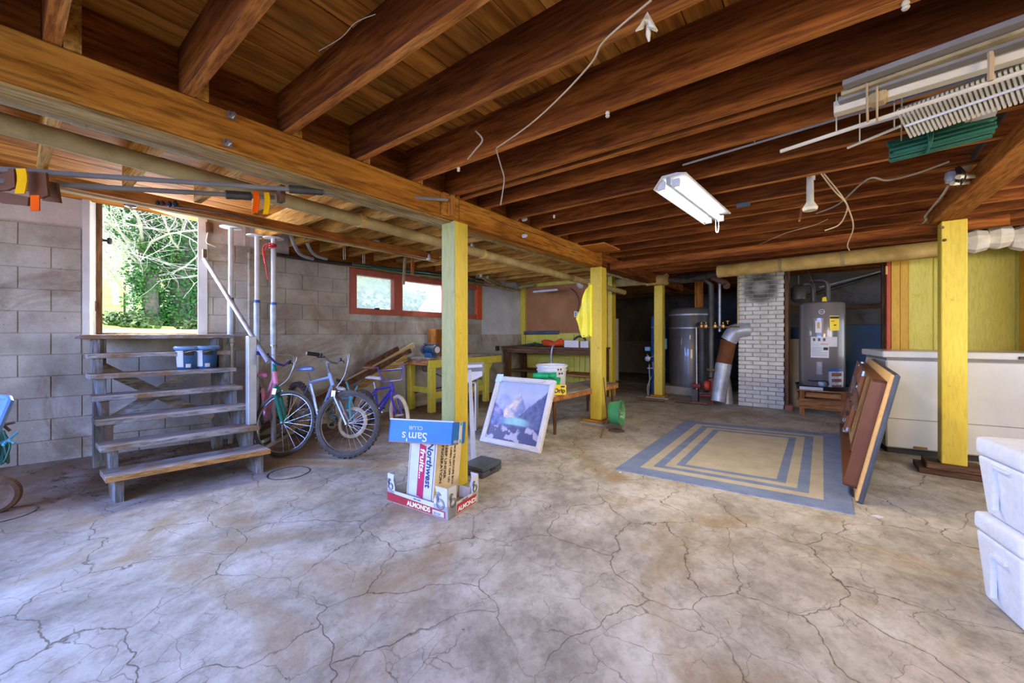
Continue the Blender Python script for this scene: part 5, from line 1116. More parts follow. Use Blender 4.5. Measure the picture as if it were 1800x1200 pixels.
for (u, v, dd2, rot, n_, lab) in ((940, 660, 4.72, 0, 4, 'green plastic cups stacked sideways, leftmost above the picture frame'), (962, 660, 4.74, 0, 2, 'two green plastic cups lying sideways beside the white tub'), (979, 673, 4.66, 1, 2, 'green plastic cup standing in front of the white tub')):
    p = aD(u, v, dd2); b_ = B(); ax2 = Vector((RV[0], RV[1], -.03)).normalized()
    for j in range(n_): lathe(b_, [(.03, 0), (.043, .1), (.046, .104), (.042, .1), (.028, .006)], p + (Vector((0, 0, .02 * j - .06)) if rot else ax2 * (.024 * j - .02)), 18, None if rot else frame_of(ax2) @ Matrix.Rotation(PI/2, 3, 'Y'), cap=False)
    solo('green_cup', b_, 'green_plastic', lab, 'cup', smooth=40)
yb = root('yellow_box', 'small yellow printed box at the near corner of the low table', 'box', lq(.14, .03, HT)); yu = Vector((RV[0], RV[1], 0)); yu = (yu + Vector((0, .15, 0))).normalized(); yp = lq(.0, .05, HT + .001); b_ = B()
prism(b_, [yp, yp + yu * .2, yp + yu * .2 + lv * .05, yp + lv * .05], (0, 0, .12)); part('body', b_, 'label_yellow', yb, .002)
text('Drip', yb, 'black_ink', yp + yu * .055 - yu.cross(ez) * -.002 + Vector((-.0, -.0, .03)) - Vector((*FV, 0)) * .003, yu, ez, .07, bold=.002); b_ = B(); prism(b_, [yp + yu * .13 + ez * .09 - Vector((*FV, 0)) * .003, yp + yu * .18 + ez * .09 - Vector((*FV, 0)) * .003, yp + yu * .185 + ez * .108 - Vector((*FV, 0)) * .003, yp + yu * .14 + ez * .108 - Vector((*FV, 0)) * .003], -Vector((*FV, 0)) * .001); part('blue_mark', b_, 'navy_ink', yb)
# green tub on a stick
gt = root('green_tub', 'small green metal tub on its side leaning on a stick by the second post', 'tub', aZ(1085, 748)); gc = aD(1082, 725, 4.85); axis_ = (Vector((RV[0], RV[1], 0)) * .85 - Vector((*FV, 0)) * .5 + ez * .05).normalized(); rt_ = frame_of(axis_) @ Matrix.Rotation(PI/2, 3, 'Y')
b_ = B(); lathe(b_, [(0, -.075), (.11, -.075), (.13, -.06), (.152, .07), (.158, .075), (.15, .08), (.142, .07), (.12, -.055), (0, -.06)], gc, 32, rt_, cap=False); part('body', b_, 'green_enamel', gt, smooth=40)
b_ = B(); 
for k in range(8): a = PI * k / 8; d_ = rt_ @ Vector((math.cos(a), math.sin(a), 0)); tube(b_, [gc + axis_ * .055 - d_ * .14, gc + axis_ * .055 + d_ * .14], .002, 4)
part('wires', b_, 'steel', gt, kind='stuff')
b_ = B(); tube(b_, [aD(1061, 663, 4.75), aZ(1068, 735, .17), aZ(1056, 769)], .009, 6); part('stick', b_, 'brownwood_z', gt)
b_ = B(); lathe(b_, [(.0, 0), (.1, 0), (.09, .01), (0, .012)], aZ(1083, 757), 20); solo('rusty_lid', b_, 'rust_pipe', 'flat rusty disc on the floor under the green tub', 'lid')
# yellow coat on post 2
b_ = B(); cw = root('yellow_raincoat', 'bright yellow waterproof coat hanging on the second post', 'coat', aX(1035, 500, -2.34))
cp_ = [(1036, 500), (1029, 508), (1018, 545), (1013, 560), (1017, 578), (1024, 593), (1030, 592), (1034, 592), (1038, 590)]; pl = [aY(u, v, 4.74) for u, v in cp_]
prism(b_, pl + [aY(1040, 592, 4.74), aY(1040, 500, 4.74)], (0, .05, 0))
bmesh.ops.triangulate(b_, faces=b_.faces[:]); bmesh.ops.subdivide_edges(b_, edges=b_.edges[:], cuts=3, use_grid_fill=True)
for v in b_.verts: v.co.y += .012 * math.sin(v.co.x * 55) + .008 * math.sin(v.co.z * 25)
part('cloth', b_, 'pvc_yellow', cw, smooth=60)
b_ = B()
for u, v in ((1026, 590), (1035, 589)): lathe(b_, [(.008, 0), (.008, .004)], aY(u, v, 4.715), 8, Matrix.Rotation(PI/2, 3, 'X'))
part('snap', b_, 'brass', cw, kind='stuff')
b_ = B(); ring(b_, aY(1036, 500, 4.745), .015, .004, Matrix.Rotation(PI/2, 3, 'X'), 10, 5); part('hanging_loop', b_, 'pvc_yellow', cw)

# ================================================================== RUG
rg = root('rug', 'rectangular braided rug with concentric blue and cream bands', 'rug', aZ(1320, 810)); c4 = [aZ(1082, 825), aZ(1502, 905), aZ(1478, 765), aZ(1205, 740)]
def rq(s_, t_, z=0.): return (c4[0] * (1-s_) * (1-t_) + c4[1] * s_ * (1-t_) + c4[2] * s_ * t_ + c4[3] * (1-s_) * t_) + ez * z
def band(m0, m1, mat, nm, z):
    b_ = B(); N_ = 10
    def lp(m): a, b, c, d = m / 1.6, 1 - m / 1.6, m / 2.5, 1 - m / 2.5; return [(a, c), (b, c), (b, d), (a, d)]
    o_, i_ = lp(m0), lp(m1)
    for k in range(4):
        j = (k + 1) % 4
        prism(b_, [rq(*o_[k]), rq(*o_[j]), rq(*i_[j]), rq(*i_[k])], (0, 0, z))
    return part(nm, b_, mat, rg, smooth=0)
bands = [0, .16, .245, .32, .395, .46]
for k in range(5): band(bands[k] + .0, bands[k+1], 'rug_blue' if k % 2 == 0 else 'rug_cream', 'blue_band' if k % 2 == 0 else 'cream_band', .009)
b_ = B(); m = .46; prism(b_, [rq(m/1.6, m/2.5), rq(1-m/1.6, m/2.5), rq(1-m/1.6, 1-m/2.5), rq(m/1.6, 1-m/2.5)], (0, 0, .009)); part('centre_field', b_, 'rug_cream', rg, smooth=0)
for (u, v, s_, lab) in ((1543, 908, .03, 'white paper scrap on the floor by the leaning table'), (1090, 830, .012, 'tiny white scrap at the near left corner of the rug'), (1182, 728, .012, 'tiny white scrap on the floor in front of the chimney')):
    p = aZ(u, v); b_ = B(); prism(b_, [p + Vector((-s_, 0, 0)), p + Vector((0, -s_*.8, 0)), p + Vector((s_, .3*s_, 0)), p + Vector((.1*s_, s_, 0))], (0, 0, .003)); solo('paper_scrap', b_, 'white_plastic', lab, 'scrap')

# ================================================================== LEANING GAME TABLE
gm = root('folding_table', 'long brown table leaning on its side against the freezer, folded legs showing', 'table', cL(2.9, 3.3))
N0, F0 = cL(2.43, 2.748), cL(4.12, 4.80); ta = (F0 - N0).normalized(); tp = Vector((ta.y, -ta.x, 0)); tp = tp if tp.dot(Vector((RV[0], RV[1], 0))) > 0 else -tp; TUv = tp * .19 + ez * .925; tHh = TUv.length; tu = TUv.normalized(); tn = -(tp - tu * tp.dot(tu)).normalized(); TL_ = (F0 - N0).length
def gq(a, b, c): return N0 + ta * a + tu * b + tn * c
def gbox(nm, a0, a1, b0, b1, c0, c1, mat, bev=.003, par=None, label=None):
    b_ = B(); v = box(b_, a0, a1, b0, b1, c0, c1)
    for q in v: q.co = gq(q.co.x, q.co.y, q.co.z)
    return part(nm, b_, mat, par or gm, bev, label=label)
gbox('playing_surface', 0, TL_, 0, tHh, -.03, -.002, 'darkslate', .012); gbox('chipboard', .012, TL_ - .012, .012, tHh - .012, -.002, .016, 'chipboard')
ai, bi, ch_ = .1, .07, .095
gbox('apron', ai, ai + .02, bi, tHh - bi, .016, ch_, 'brown_vinyl'); gbox('apron', TL_ - ai - .02, TL_ - ai, bi, tHh - bi, .016, ch_, 'brown_vinyl'); gbox('apron', ai, TL_ - ai, bi, bi + .02, .016, ch_, 'brown_vinyl'); gbox('apron', ai, TL_ - ai, tHh - bi - .02, tHh - bi, .016, ch_, 'brown_vinyl')
gbox('inner_panel', ai + .02, TL_ - ai - .02, bi + .02, tHh - bi - .02, .016, .02, 'chipboard')
gbox('crossbar', 1.2, 1.25, bi + .02, tHh - bi - .02, .02, .034, 'brown_vinyl')
for (a0, b0, b1, lean_) in ((2.38, .14, .84, .06), (2.05, .2, .86, .05), (1.8, .12, .62, .1), (1.5, .2, .8, .04)):
    b_ = B(); tube(b_, [gq(a0, b1, .062), gq(a0 + lean_, b0, .064)], .023, 10); lg = part('leg', b_, 'brown_leather', gm)
    b_ = B(); tube(b_, [gq(a0, b1 - .02, .062), gq(a0, b1 + .03, .062)], .028, 10); part('leg_cap', b_, 'steel', lg)
    b_ = B(); tube(b_, [gq(a0 + lean_, b0, .064), gq(a0 + lean_, b0 + .04, .064)], .028, 10); part('leg_cap', b_, 'steel', lg)
    b_ = B(); beam(b_, gq(a0 + .02, b1 - .15, .09), gq(a0 - .15, b0 + .25, .06), .02, .012); beam(b_, gq(a0 - .02, (b0 + b1) / 2, .1), gq(a0 + .12, (b0 + b1) / 2 - .12, .06), .025, .012); part('brace', b_, 'steel', lg)

# ================================================================== FREEZER
fz = root('chest_freezer', 'long white chest freezer standing behind the yellow post', 'freezer', (1.4, 5.9, 0), math.radians(13)); fzp = Vector((.6, 5.385, 0)); fr_ = Matrix.Translation(fzp) @ Matrix.Rotation(ra(9.5), 4, 'Z')
def fbox(nm, x0, x1, y0, y1, z0, z1, mat, bev=.01, label=None, par=None):
    b_ = B(); box(b_, x0, x1, y0, y1, z0, z1); b_.transform(fr_); return part(nm, b_, mat, par or fz, bev, label=label)
bd = fbox('body', 0, 1.85, 0, .62, .06, .93, 'freezer_enamel', .012); fbox('skirt_seam', -.002, 1.852, -.003, .3, .348, .354, 'grey_back', 0)
ld = fbox('lid', -.03, 1.88, -.02, .64, .955, 1.02, 'freezer_enamel', .009); fbox('gasket', .005, 1.845, .0, .62, .93, .955, 'grey_back', 0, par=ld); fbox('lid_handle', .88, 1.15, -.035, -.019, .965, .99, 'darkpipe', .004, par=ld)
fbox('base_rail', .02, 1.83, .04, .58, .0, .06, 'black_plastic', .004); fbox('foot_plate', .2, .3, -.006, .0, .07, .095, 'brass', .002)
# ================================================================== FOAM COOLERS
c0, c1 = cL(2.144, 1.812), cL(2.015, 1.547); du = (c1 - c0).normalized(); dv = Vector((du.y, -du.x, 0)); dv = dv if dv.dot(Vector((RV[0], RV[1], 0))) > 0 else -dv; CW = (c1 - c0).length
for zi, (zb, zt, lab) in enumerate(((0, .385, 'lower of two stacked white foam coolers at the right edge'), (.386, .73, 'upper of two stacked white foam coolers at the right edge'))):
    t = root('foam_cooler', lab, 'cooler', c0 + dv * .25 + du * .15 + ez * zb, group='white foam coolers')
    sh = zi * .012
    def cbox(nm, mg, z0, z1, bev, tp_=0., par=None):
        b_ = B(); pts0 = [(-mg + sh, -mg), (CW + mg + sh, -mg), (CW + mg + sh, .5 + mg), (-mg + sh, .5 + mg)]; lo = [c0 + du * (a + (tp_ if a < .1 else -tp_)) + dv * (b + (tp_ if b < .1 else -tp_)) + ez * z0 for a, b in pts0]; hi = [c0 + du * a + dv * b + ez * z1 for a, b in pts0]
        L_ = [b_.verts.new(p) for p in lo]; H_ = [b_.verts.new(p) for p in hi]; b_.faces.new(L_[::-1]); b_.faces.new(H_)
        for i in range(4): b_.faces.new((L_[i], L_[(i+1)%4], H_[(i+1)%4], H_[i]))
        bmesh.ops.bevel(b_, geom=b_.edges[:], offset=bev, segments=4, affect='EDGES', profile=.6); return part(nm, b_, 'styrofoam', par or t, smooth=50)
    bod = cbox('body', 0, zb, zt - .085, .022, .022); cbox('lid', .006, zt - .085, zt, .03)
    b_ = B(); q0 = c0 + du * (CW * .4 + sh) - dv * .008 + ez * (zb + .05); 
    prism(b_, [q0, q0 + du * .012, q0 + du * .012 + ez * .18, q0 + du * CW * .32 + ez * .18, q0 + du * CW * .32 + ez * .192, q0 + ez * .192], dv * .02); part('moulded_ridge', b_, 'styrofoam', bod)

# ================================================================== WATER HEATER
hx_, hy_ = .13, 7.42
sd_ = root('heater_stand', 'raw wooden stand carrying the water heater', 'stand', (hx_, hy_, 0)); 
for dx in (-.26, .21):
    for dy in (-.27, .22): b_ = B(); box(b_, hx_ + dx, hx_ + dx + .06, hy_ + dy, hy_ + dy + .05, 0, .355); part('leg', b_, 'newwood_z', sd_, .003)
for z0, z1, dy in ((.1, .24, -.285), (.26, .33, -.20), (.1, .24, .27)): b_ = B(); box(b_, hx_ - .27, hx_ + .28, hy_ + dy, hy_ + dy + .02, z0, z1); part('rail', b_, 'newwood_x', sd_, .003)
for dx in (-.29, .27): b_ = B(); box(b_, hx_ + dx, hx_ + dx + .02, hy_ - .3, hy_ + .28, .22, .33); part('rail', b_, 'newwood_y', sd_, .003)
b_ = B(); box(b_, hx_ - .3, hx_ + .3, hy_ - .3, hy_ + .3, .355, .375); part('top_board', b_, 'newwood_x', sd_, .003)
b_ = B(); lathe(b_, [(0, 0), (.3, 0), (.325, .06), (.318, .06), (.295, .01), (0, .008)], (hx_, hy_, .3755), 40, cap=False); pn = solo('drain_pan', b_, 'black_plastic', 'black drain pan under the water heater', 'pan', smooth=40)
b_ = B(); prism(b_, [Vector((hx_ - .26 + .0*k, hy_ - .33, .378)) + d for k, d in enumerate((Vector((0, 0, 0)), Vector((.27, -.0, 0)), Vector((.27, -.006, .045)), Vector((0, -.006, .045))))], (0, .002, 0)); part('warning_sticker', b_, 'grey_paper', pn, smooth=0)
wh = root('water_heater', 'grey electric water heater with white and yellow labels', 'water heater', (hx_, hy_, .384)); R_h = .272; ztop = 1.27
b_ = B(); lathe(b_, [(0, 0), (R_h - .01, 0), (R_h, .012), (R_h, 1.235), (R_h - .012, 1.255), (R_h - .05, ztop), (0, ztop)], n=48, cap=False); part('tank', b_, 'heater_grey', wh, world=False, smooth=40)
def hpatch(nm, a0, a1, z0, z1, mat, off=.003, thick=0., label=None, par=None):
    """a patch bent round the tank; angle 0 faces the room, positive to the right"""
    b_ = B(); n = 8; R0 = R_h + off
    P_ = lambda a, z, r: Vector((r * math.sin(ra(a)), -r * math.cos(ra(a)), z))
    for i in range(n):
        x0_, x1_ = a0 + (a1-a0)*i/n, a0 + (a1-a0)*(i+1)/n; quadf(b_, P_(x0_, z0, R0), P_(x1_, z0, R0), P_(x1_, z1, R0), P_(x0_, z1, R0))
        if thick: quadf(b_, P_(x0_, z1, R0), P_(x1_, z1, R0), P_(x1_, z1, R_h), P_(x0_, z1, R_h)); quadf(b_, P_(x0_, z0, R0), P_(x1_, z0, R0), P_(x1_, z0, R_h), P_(x0_, z0, R_h))
    if thick:
        for a in (a0, a1): quadf(b_, P_(a, z0, R0), P_(a, z1, R0), P_(a, z1, R_h), P_(a, z0, R_h))
    return part(nm, b_, mat, par or wh, world=False, smooth=0, label=label)
hpatch('access_cover', -20, 3, .78, 1.03, 'heater_grey', .02, 1); hpatch('control_panel', -15, -1, .82, .99, 'grey_paper', .024, 1); hpatch('display', -11, -5, .88, .97, 'tan_panel', .026, 1)
hpatch('access_cover', -14, 1, .22, .40, 'heater_grey', .018, 1); hpatch('energy_label', 18, 44, .85, 1.06, 'label_yellow', .004, label='yellow energy label'); hpatch('label_header', 18.5, 43.5, 1.02, 1.05, 'black_ink', .005)
hpatch('label_rule', 20, 30, .98, .988, 'black_ink', .005); hpatch('label_figure', 28, 35, .92, .935, 'black_ink', .005)
hpatch('instruction_label', -28, 16, .66, .76, 'carton_white', .004); hpatch('instruction_label', -28, 16, .46, .66, 'carton_white', .004); hpatch('instruction_label', 16, 38, .62, .76, 'carton_white', .004)
for k in range(6): hpatch('label_print', -24, 0 if k > 2 else 12, .49 + .022*k, .494 + .022*k, 'grey_ink', .0045)
for k in range(3): hpatch('label_icon', -22 + 12*k, -16 + 12*k, .70, .74, 'grey_ink', .0045)
hpatch('label_icon', 3, 14, .57, .61, 'black_ink', .0045); hpatch('label_stripe', -3, 14, .655, .662, 'carton_red', .0045)
b_ = B(); ring(b_, (-.005, -R_h - .004, 1.12), .032, .004, Matrix.Rotation(PI/2, 3, 'X'), 20, 5); part('maker_badge', b_, 'white_plastic', wh, world=False); text('Rheem', wh, 'white_ink', Vector((hx_ - .026, hy_ - R_h - .008, .384 + 1.113)), (1, 0, 0), ez, .019)
b_ = B(); lathe(b_, [(.045, 0), (.045, .012), (.02, .02), (.02, .05)], (0, -R_h + .002, .09), 16, Matrix.Rotation(PI/2, 3, 'X')); part('drain_valve', b_, 'galvanised', wh, world=False)
b_ = B(); tube(b_, bez([(-.16, -R_h - .02, .13), (-.1, -R_h - .05, .125), (-.03, -R_h - .04, .13), (.05, -R_h - .05, .13), (.07, -R_h - .02, .08)], 5), .008, 6); part('cord', b_, 'black_plastic', wh, world=False)
bag = hpatch('document_pouch', 14, 58, .02, .31, 'clear_film', .012, 1, label='clear plastic pouch of papers on the heater'); hpatch('paper', 16, 56, .03, .27, 'grey_paper', .008, 1); hpatch('blue_strip', 15, 57, .27, .305, 'blue_tape', .013); 
for k, (z0, z1) in enumerate(((.205, .25), (.12, .165), (.045, .08))): hpatch('red_print', 22, 50, z0, z1, 'brick_red', .0135)
b_ = B(); tube(b_, bez([(.07, .02, ztop - .01), (.07, .02, ztop + .2), (.05, .02, ztop + .3), (-.04, .03, ztop + .335), (-.14, .05, ztop + .33)], 6), .032, 10); part('supply_pipe', b_, 'darkpipe', wh, world=False)
b_ = B(); tube(b_, bez([(-.1, .0, ztop - .01), (-.1, 0, ztop + .2), (-.12, .02, ztop + .28), (-.2, .05, ztop + .29)], 6), .03, 10); part('supply_pipe', b_, 'darkpipe', wh, world=False)
b_ = B(); tube(b_, bez([(-.1, -.02, ztop + .28), (-.17, 0, ztop + .5), (-.16, 0, ztop + .55)], 5), .01, 6); tube(b_, bez([(-.02, 0, ztop), (-.08, -.02, ztop + .14), (-.1, -.04, ztop + .3)], 5), .007, 6); part('flex_conduit', b_, 'wire_black', wh, world=False)
b_ = B(); prism(b_, [(.0, -.05, ztop), (.06, -.06, ztop + .01), (.05, -.04, ztop + .08), (.01, -.04, ztop + .07)], (0, .003, 0)); part('hang_tag', b_, 'label_yellow', wh, world=False)
b_ = B(); p = aY(1403, 515, 7.75); lathe(b_, [(0, -.15), (.06, -.145), (.1, -.1), (.1, .08), (.06, .13), (.015, .14), (.015, .28)], p, 24); solo('expansion_tank', b_, 'darkpipe', 'small dark expansion tank hanging left above the water heater', 'tank', smooth=40)
pipe('pipe', 'long slanting pipe on the dark wall behind the water heater', [aY(1420, 520, 8.5), aY(1560, 478, 8.5)], .03, 'darkpipe'); pipe('pipe', 'second slanting pipe above the water heater, near the orange door frame', [aY(1440, 505, 8.7), aY(1560, 470, 8.7)], .02, 'galvanised')
b_ = B(); box(b_, .38, 1.0, 8.1, 8.16, 0.02, 1.33); solo('blue_board', b_, 'cabinet_blue', 'dark blue board standing behind the water heater to its right', 'board', .006)
b_ = B(); box(b_, .05, .4, 8.4, 8.44, 0.02, 1.3); box(b_, -.28, .0, 8.5, 8.54, 0.02, 1.3); solo('blue_board', b_, 'cabinet_blue', 'dark blue board mostly hidden behind the water heater', 'board', .004)
b_ = B(); box(b_, .37, .6, 8.0, 8.08, .0, .25); solo('dark_crate', b_, 'darkslate', 'dark crate low behind the heater stand', 'crate', .006)
b_ = B(); prism(b_, [(-.29, 7.9, 0), (-.05, 7.85, 0), (-.05, 7.95, 1.1), (-.29, 8.0, 1.1)], (0, .04, 0)); solo('tan_panel', b_, 'tan_panel', 'tan panel leaning between the chimney and the water heater', 'panel', .004)
b_ = B(); p = aZ(1386, 722); box(b_, p.x - .045, p.x + .055, p.y, p.y + .2, 0, .09); solo('loose_brick', b_, 'brick_red', 'single red brick on the floor at the right foot of the chimney', 'brick', .006)

# ================================================================== STORAGE TANK, PUMP, FLUE
tk = root('storage_tank', 'large dark grey cylindrical storage tank with two pale bands', 'tank', (-1.93, 8.42, 0)); RT = .395
b_ = B(); lathe(b_, [(0, .16), (RT, .16), (RT, 1.6), (RT - .02, 1.66), (RT - .06, 1.69), (0, 1.7)], n=48, cap=False); part('shell', b_, 'tank_grey', tk, world=False, smooth=40)
for z in (1.28, 1.54): b_ = B(); lathe(b_, [(RT + .001, z), (RT + .006, z + .004), (RT + .006, z + .028), (RT + .001, z + .032)], n=48, cap=False); part('band', b_, 'galvanised', tk, world=False)
b_ = B(); box(b_, -.45, .45, -.42, .42, 0, .158); part('plinth', b_, 'mortar', tk, .01, world=False)
b_ = B(); p = aY(1163, 604, 7.6); box(b_, p.x - .0, p.x + .09, p.y - .04, p.y + .04, p.z - .1, p.z + .1); solo('control_box', b_, 'bluegrey_cover', 'pale blue control box right of the third post', 'box', .005)
bp = aY(1157, 700, 7.75); bp.z = 0; b_ = B(); bt = root('blue_tank', 'slim blue pressure tank just behind the third post', 'tank', bp); lathe(b_, [(0, .0), (.13, .0), (.13, 1.48), (.11, 1.53), (.03, 1.56), (0, 1.56)], n=28, cap=False); part('shell', b_, 'tank_blue', bt, world=False, smooth=40)
for z in (1.3, .5): b_ = B(); lathe(b_, [(.132, z), (.135, z + .01), (.132, z + .02)], n=28, cap=False); part('band', b_, 'galvanised', bt, world=False)
b_ = B(); p = aY(1235, 620, 8.0); lathe(b_, [(0, 0), (.1, 0), (.1, 1.28), (.08, 1.3), (0, 1.3)], (p.x, 8.0, .1), 20); solo('dark_cylinder', b_, 'darkpipe', 'narrow dark cylinder right of the grey storage tank', 'cylinder', smooth=40)
# gas meter
mt = root('pressure_gauge', 'small grey pump controller with a round gauge and drain pipes left of the third post', 'gauge', aY(1138, 700, 7.6)); Ym = 7.6
b_ = B(); p = aY(1139, 613, Ym); box(b_, p.x - .05, p.x + .05, Ym - .04, Ym + .04, p.z - .035, p.z + .04); part('switch_box', b_, 'bluegrey_cover', mt, .005)
b_ = B(); p = aY(1139, 630, Ym - .03); lathe(b_, [(.0, -.03), (.05, -.03), (.055, 0), (.05, .03), (.02, .04), (0, .04)], p, 20, Matrix.Rotation(PI/2, 3, 'X'), cap=False); part('gauge', b_, 'galvanised', mt)
b_ = B(); tube(b_, [aY(1141, 640, Ym), aY(1142, 665, Ym), aY(1139, 700, Ym)], .012, 7); tube(b_, [aY(1138, 647, Ym), aY(1156, 647, Ym)], .012, 7); tube(b_, [aY(1148, 636, Ym), aY(1149, 650, Ym)], .014, 7); part('pipes', b_, 'galvanised', mt)
b_ = B(); tube(b_, bez([aY(1145, 662, Ym - .02), aY(1138, 680, Ym - .02), aY(1140, 702, Ym - .02)], 5), .01, 6); tube(b_, bez([aY(1137, 622, Ym - .04), aY(1144, 628, Ym - .05), aY(1158, 618, Ym - .02)], 5), .007, 6); part('hose', b_, 'pole_grey', mt)
for (u0, v0, u1, v1, m, lab) in ((1120, 700, 1168, 704, 'rust_pipe', 'rusty bracket pipe on the floor left of the third post foot'), (1185, 704, 1245, 710, 'rust_pipe', 'rusty pipe along the floor between the third post and the red pump')):
    pipe('floor_pipe', lab, [aZ(u0, v0, .03), aZ(u1, v1, .03)], .022, m, collars=(.1, .5, .9))
# pump
pu = root('circulation_pump', 'red circulation pump beside the grey storage tank', 'pump', aY(1240, 708, 7.3)); Yq = 7.35; c = aY(1243, 677, Yq)
b_ = B(); lathe(b_, [(0, -.045), (.06, -.045), (.085, -.02), (.085, .02), (.06, .045), (0, .045)], c, 22, Matrix.Rotation(PI/2, 3, 'Y'), cap=False); part('volute', b_, 'red_enamel', pu, smooth=40)
c2 = aY(1228, 678, Yq); b_ = B(); lathe(b_, [(.05, 0), (.055, .02), (.055, .1), (.06, .13)], c2 - Vector((.09, 0, 0)), 18, Matrix.Rotation(PI/2, 3, 'Y')); part('motor', b_, 'darkred', pu)
for z_ in (667, 690): c3 = aY(1252, z_, Yq); b_ = B(); lathe(b_, [(.06, -.012), (.06, .012)], c3, 14); part('flange', b_, 'rust_pipe', pu)
b_ = B(); c3 = aY(1252, 680, Yq); tube(b_, [aY(1252, 664, Yq), aY(1252, 712, Yq)], .038, 12); tube(b_, [aY(1252, 695, Yq), aY(1230, 695, Yq)], .03, 12); part('pipe_body', b_, 'darkred', pu)
b_ = B(); box(b_, c2.x - .1, c2.x + .0, Yq - .05, Yq + .05, 0, c2.z - .055); part('support_block', b_, 'darkpipe', pu, .005)
# brass manifold and white pipe
mf = root('brass_manifold', 'brass valve manifold with a white down pipe in front of the storage tank', 'valves', aY(1225, 575, 7.3)); Yk = 7.32
b_ = B(); tube(b_, [aY(1224, 575, Yk), aY(1300, 574, Yk)], .013, 8); part('pipe', b_, 'brass', mf)
b_ = B(); tube(b_, [aY(1224, 575, Yk), aY(1225, 706, Yk)], .012, 8); part('down_pipe', b_, 'pole_grey', mf)
for u in (1233, 1241, 1257, 1271): b_ = B(); p = aY(u, 574, Yk); lathe(b_, [(.02, -.03), (.032, -.01), (.03, .03), (.014, .05), (.012, .075)], p, 12); part('valve', b_, 'brass', mf)
b_ = B(); p = aY(1279, 565, Yk); lathe(b_, [(.008, -.04), (.008, .0), (.03, .002), (.03, .012)], p, 12); part('valve_wheel', b_, 'brass', mf)
# flue duct
fd = root('flue_duct', 'sloping sheet-metal flue duct with a brown band, left of the chimney', 'duct', aY(1265, 705, 7.3)); Yf = 7.42
P0, P1, P2, P3 = aY(1262, 706, 7.25), aY(1272, 640, Yf), aY(1281, 598, Yf), aY(1290, 583, Yf)
b_ = B(); tube(b_, [P0, P1], [.105, .125], 24); part('duct_section', b_, 'galvanised', fd)
b_ = B(); tube(b_, [P1, P2], .122, 24); part('duct_section', b_, 'brown_board', fd, label='brown painted duct section')
b_ = B(); tube(b_, [P2, P2.lerp(P3, .6), P3, P3 + Vector((.1, .06, .03)), P3 + Vector((.2, .1, .03))], .127, 24); part('elbow', b_, 'galvanised', fd)
b_ = B(); p = aZ(1282, 705); lathe(b_, [(.0, 0), (.1, 0), (.09, .1), (.05, .42), (0, .45)], (p.x, 7.55, 0), 20, cap=False); solo('metal_cone', b_, 'galvanised', 'upright narrow metal cone on the floor between the flue duct and the chimney', 'cone', smooth=40)
b_ = B(); prism(b_, [(-5.0, 11.6, 0), (-3.6, 11.6, 0), (-3.6, 11.9, .95), (-5.0, 11.9, .95)], (0, .05, 0)); solo('leaning_panel', b_, 'grey_back', 'dim grey panel leaning at the back of the dark passage', 'panel', .005)
b_ = B(); p = aD(1079, 640, 9.5); prism(b_, [aD(1072, 669, 9.8), aD(1086, 669, 9.8), aD(1086, 560, 9.8), aD(1076, 560, 9.8)], (0, .06, 0)); solo('pale_door', b_, 'grey_paper', 'tall pale board standing in the dark passage behind the second post', 'board')

# ================================================================== REAR BENCH
rb = root('workbench', 'long brown workbench against the rear partition', 'workbench', (-4, 6.6, 0)); BX0, BX1, BY0, BY1 = -5.08, -3.0, 6.32, 7.0
b_ = B(); box(b_, BX0, BX1, BY0 - .03, BY1, .895, .93); part('worktop', b_, 'brownwood_x', rb, .005)
b_ = B(); box(b_, BX0 + .02, BX1, BY0, BY0 + .03, .8, .894); part('apron', b_, 'brownwood_x', rb, .003)
for x in (BX0 + .05, BX1 - .12): 
    for y in (BY0 + .03, BY1 - .1): b_ = B(); box(b_, x, x + .1, y, y + .09, 0, .894); part('leg', b_, 'brownwood_z', rb, .004)
b_ = B(); box(b_, BX0 + .1, -3.9, BY0 + .1, BY1 - .02, .42, .45); part('lower_shelf', b_, 'brownwood_x', rb, .004); b_ = B(); box(b_, -3.8, BX1 - .1, BY0 + .1, BY1 - .02, .4, .43); part('lower_shelf', b_, 'newwood_x', rb, .004)
def onB(u, y): p = aY(u, 608, y); p.z = .9305; return p
b_ = B(); p = onB(940, 6.6)
for k in range(5): tube(b_, bez([p + Vector((random.uniform(-.35, -.1), random.uniform(-.1, .1), .015)), p + Vector((random.uniform(-.1, .1), random.uniform(-.12, .12), .03 + .01*k)), p + Vector((random.uniform(.1, .35), random.uniform(-.1, .1), .015))], 6), .013, 6)
solo('rope_coil', b_, 'green_hose', 'tangle of dark green line lying on the brown workbench', 'rope')
bagp = onB(974, 6.5); b_ = B(); bmesh.ops.create_icosphere(b_, subdivisions=3, radius=1.)
for v in b_.verts: q = v.co.copy(); k = 1 + .28 * mn.noise(q * 1.7); v.co = bagp + Vector((q.x * .27 * k, q.y * .13 * k, max(0, (q.z * .5 + .5)) * .16 * (1 - .45 * math.exp(-((q.x - .0) / .3) ** 2)) * k))
solo('orange_bag', b_, 'orange_cloth', 'slumped orange life vest lying on the brown workbench', 'vest', smooth=60)
b_ = B(); p = onB(971, 6.28); tube(b_, bez([p + Vector((0, .06, .03)), p + Vector((0, -.0, 0.0)), p + Vector((-.02, -.01, -.2)), p + Vector((.0, 0, -.42))], 6), .018, 8); solo('grey_strap', b_, 'galvanised', 'grey strap hanging down over the front of the brown workbench', 'strap')
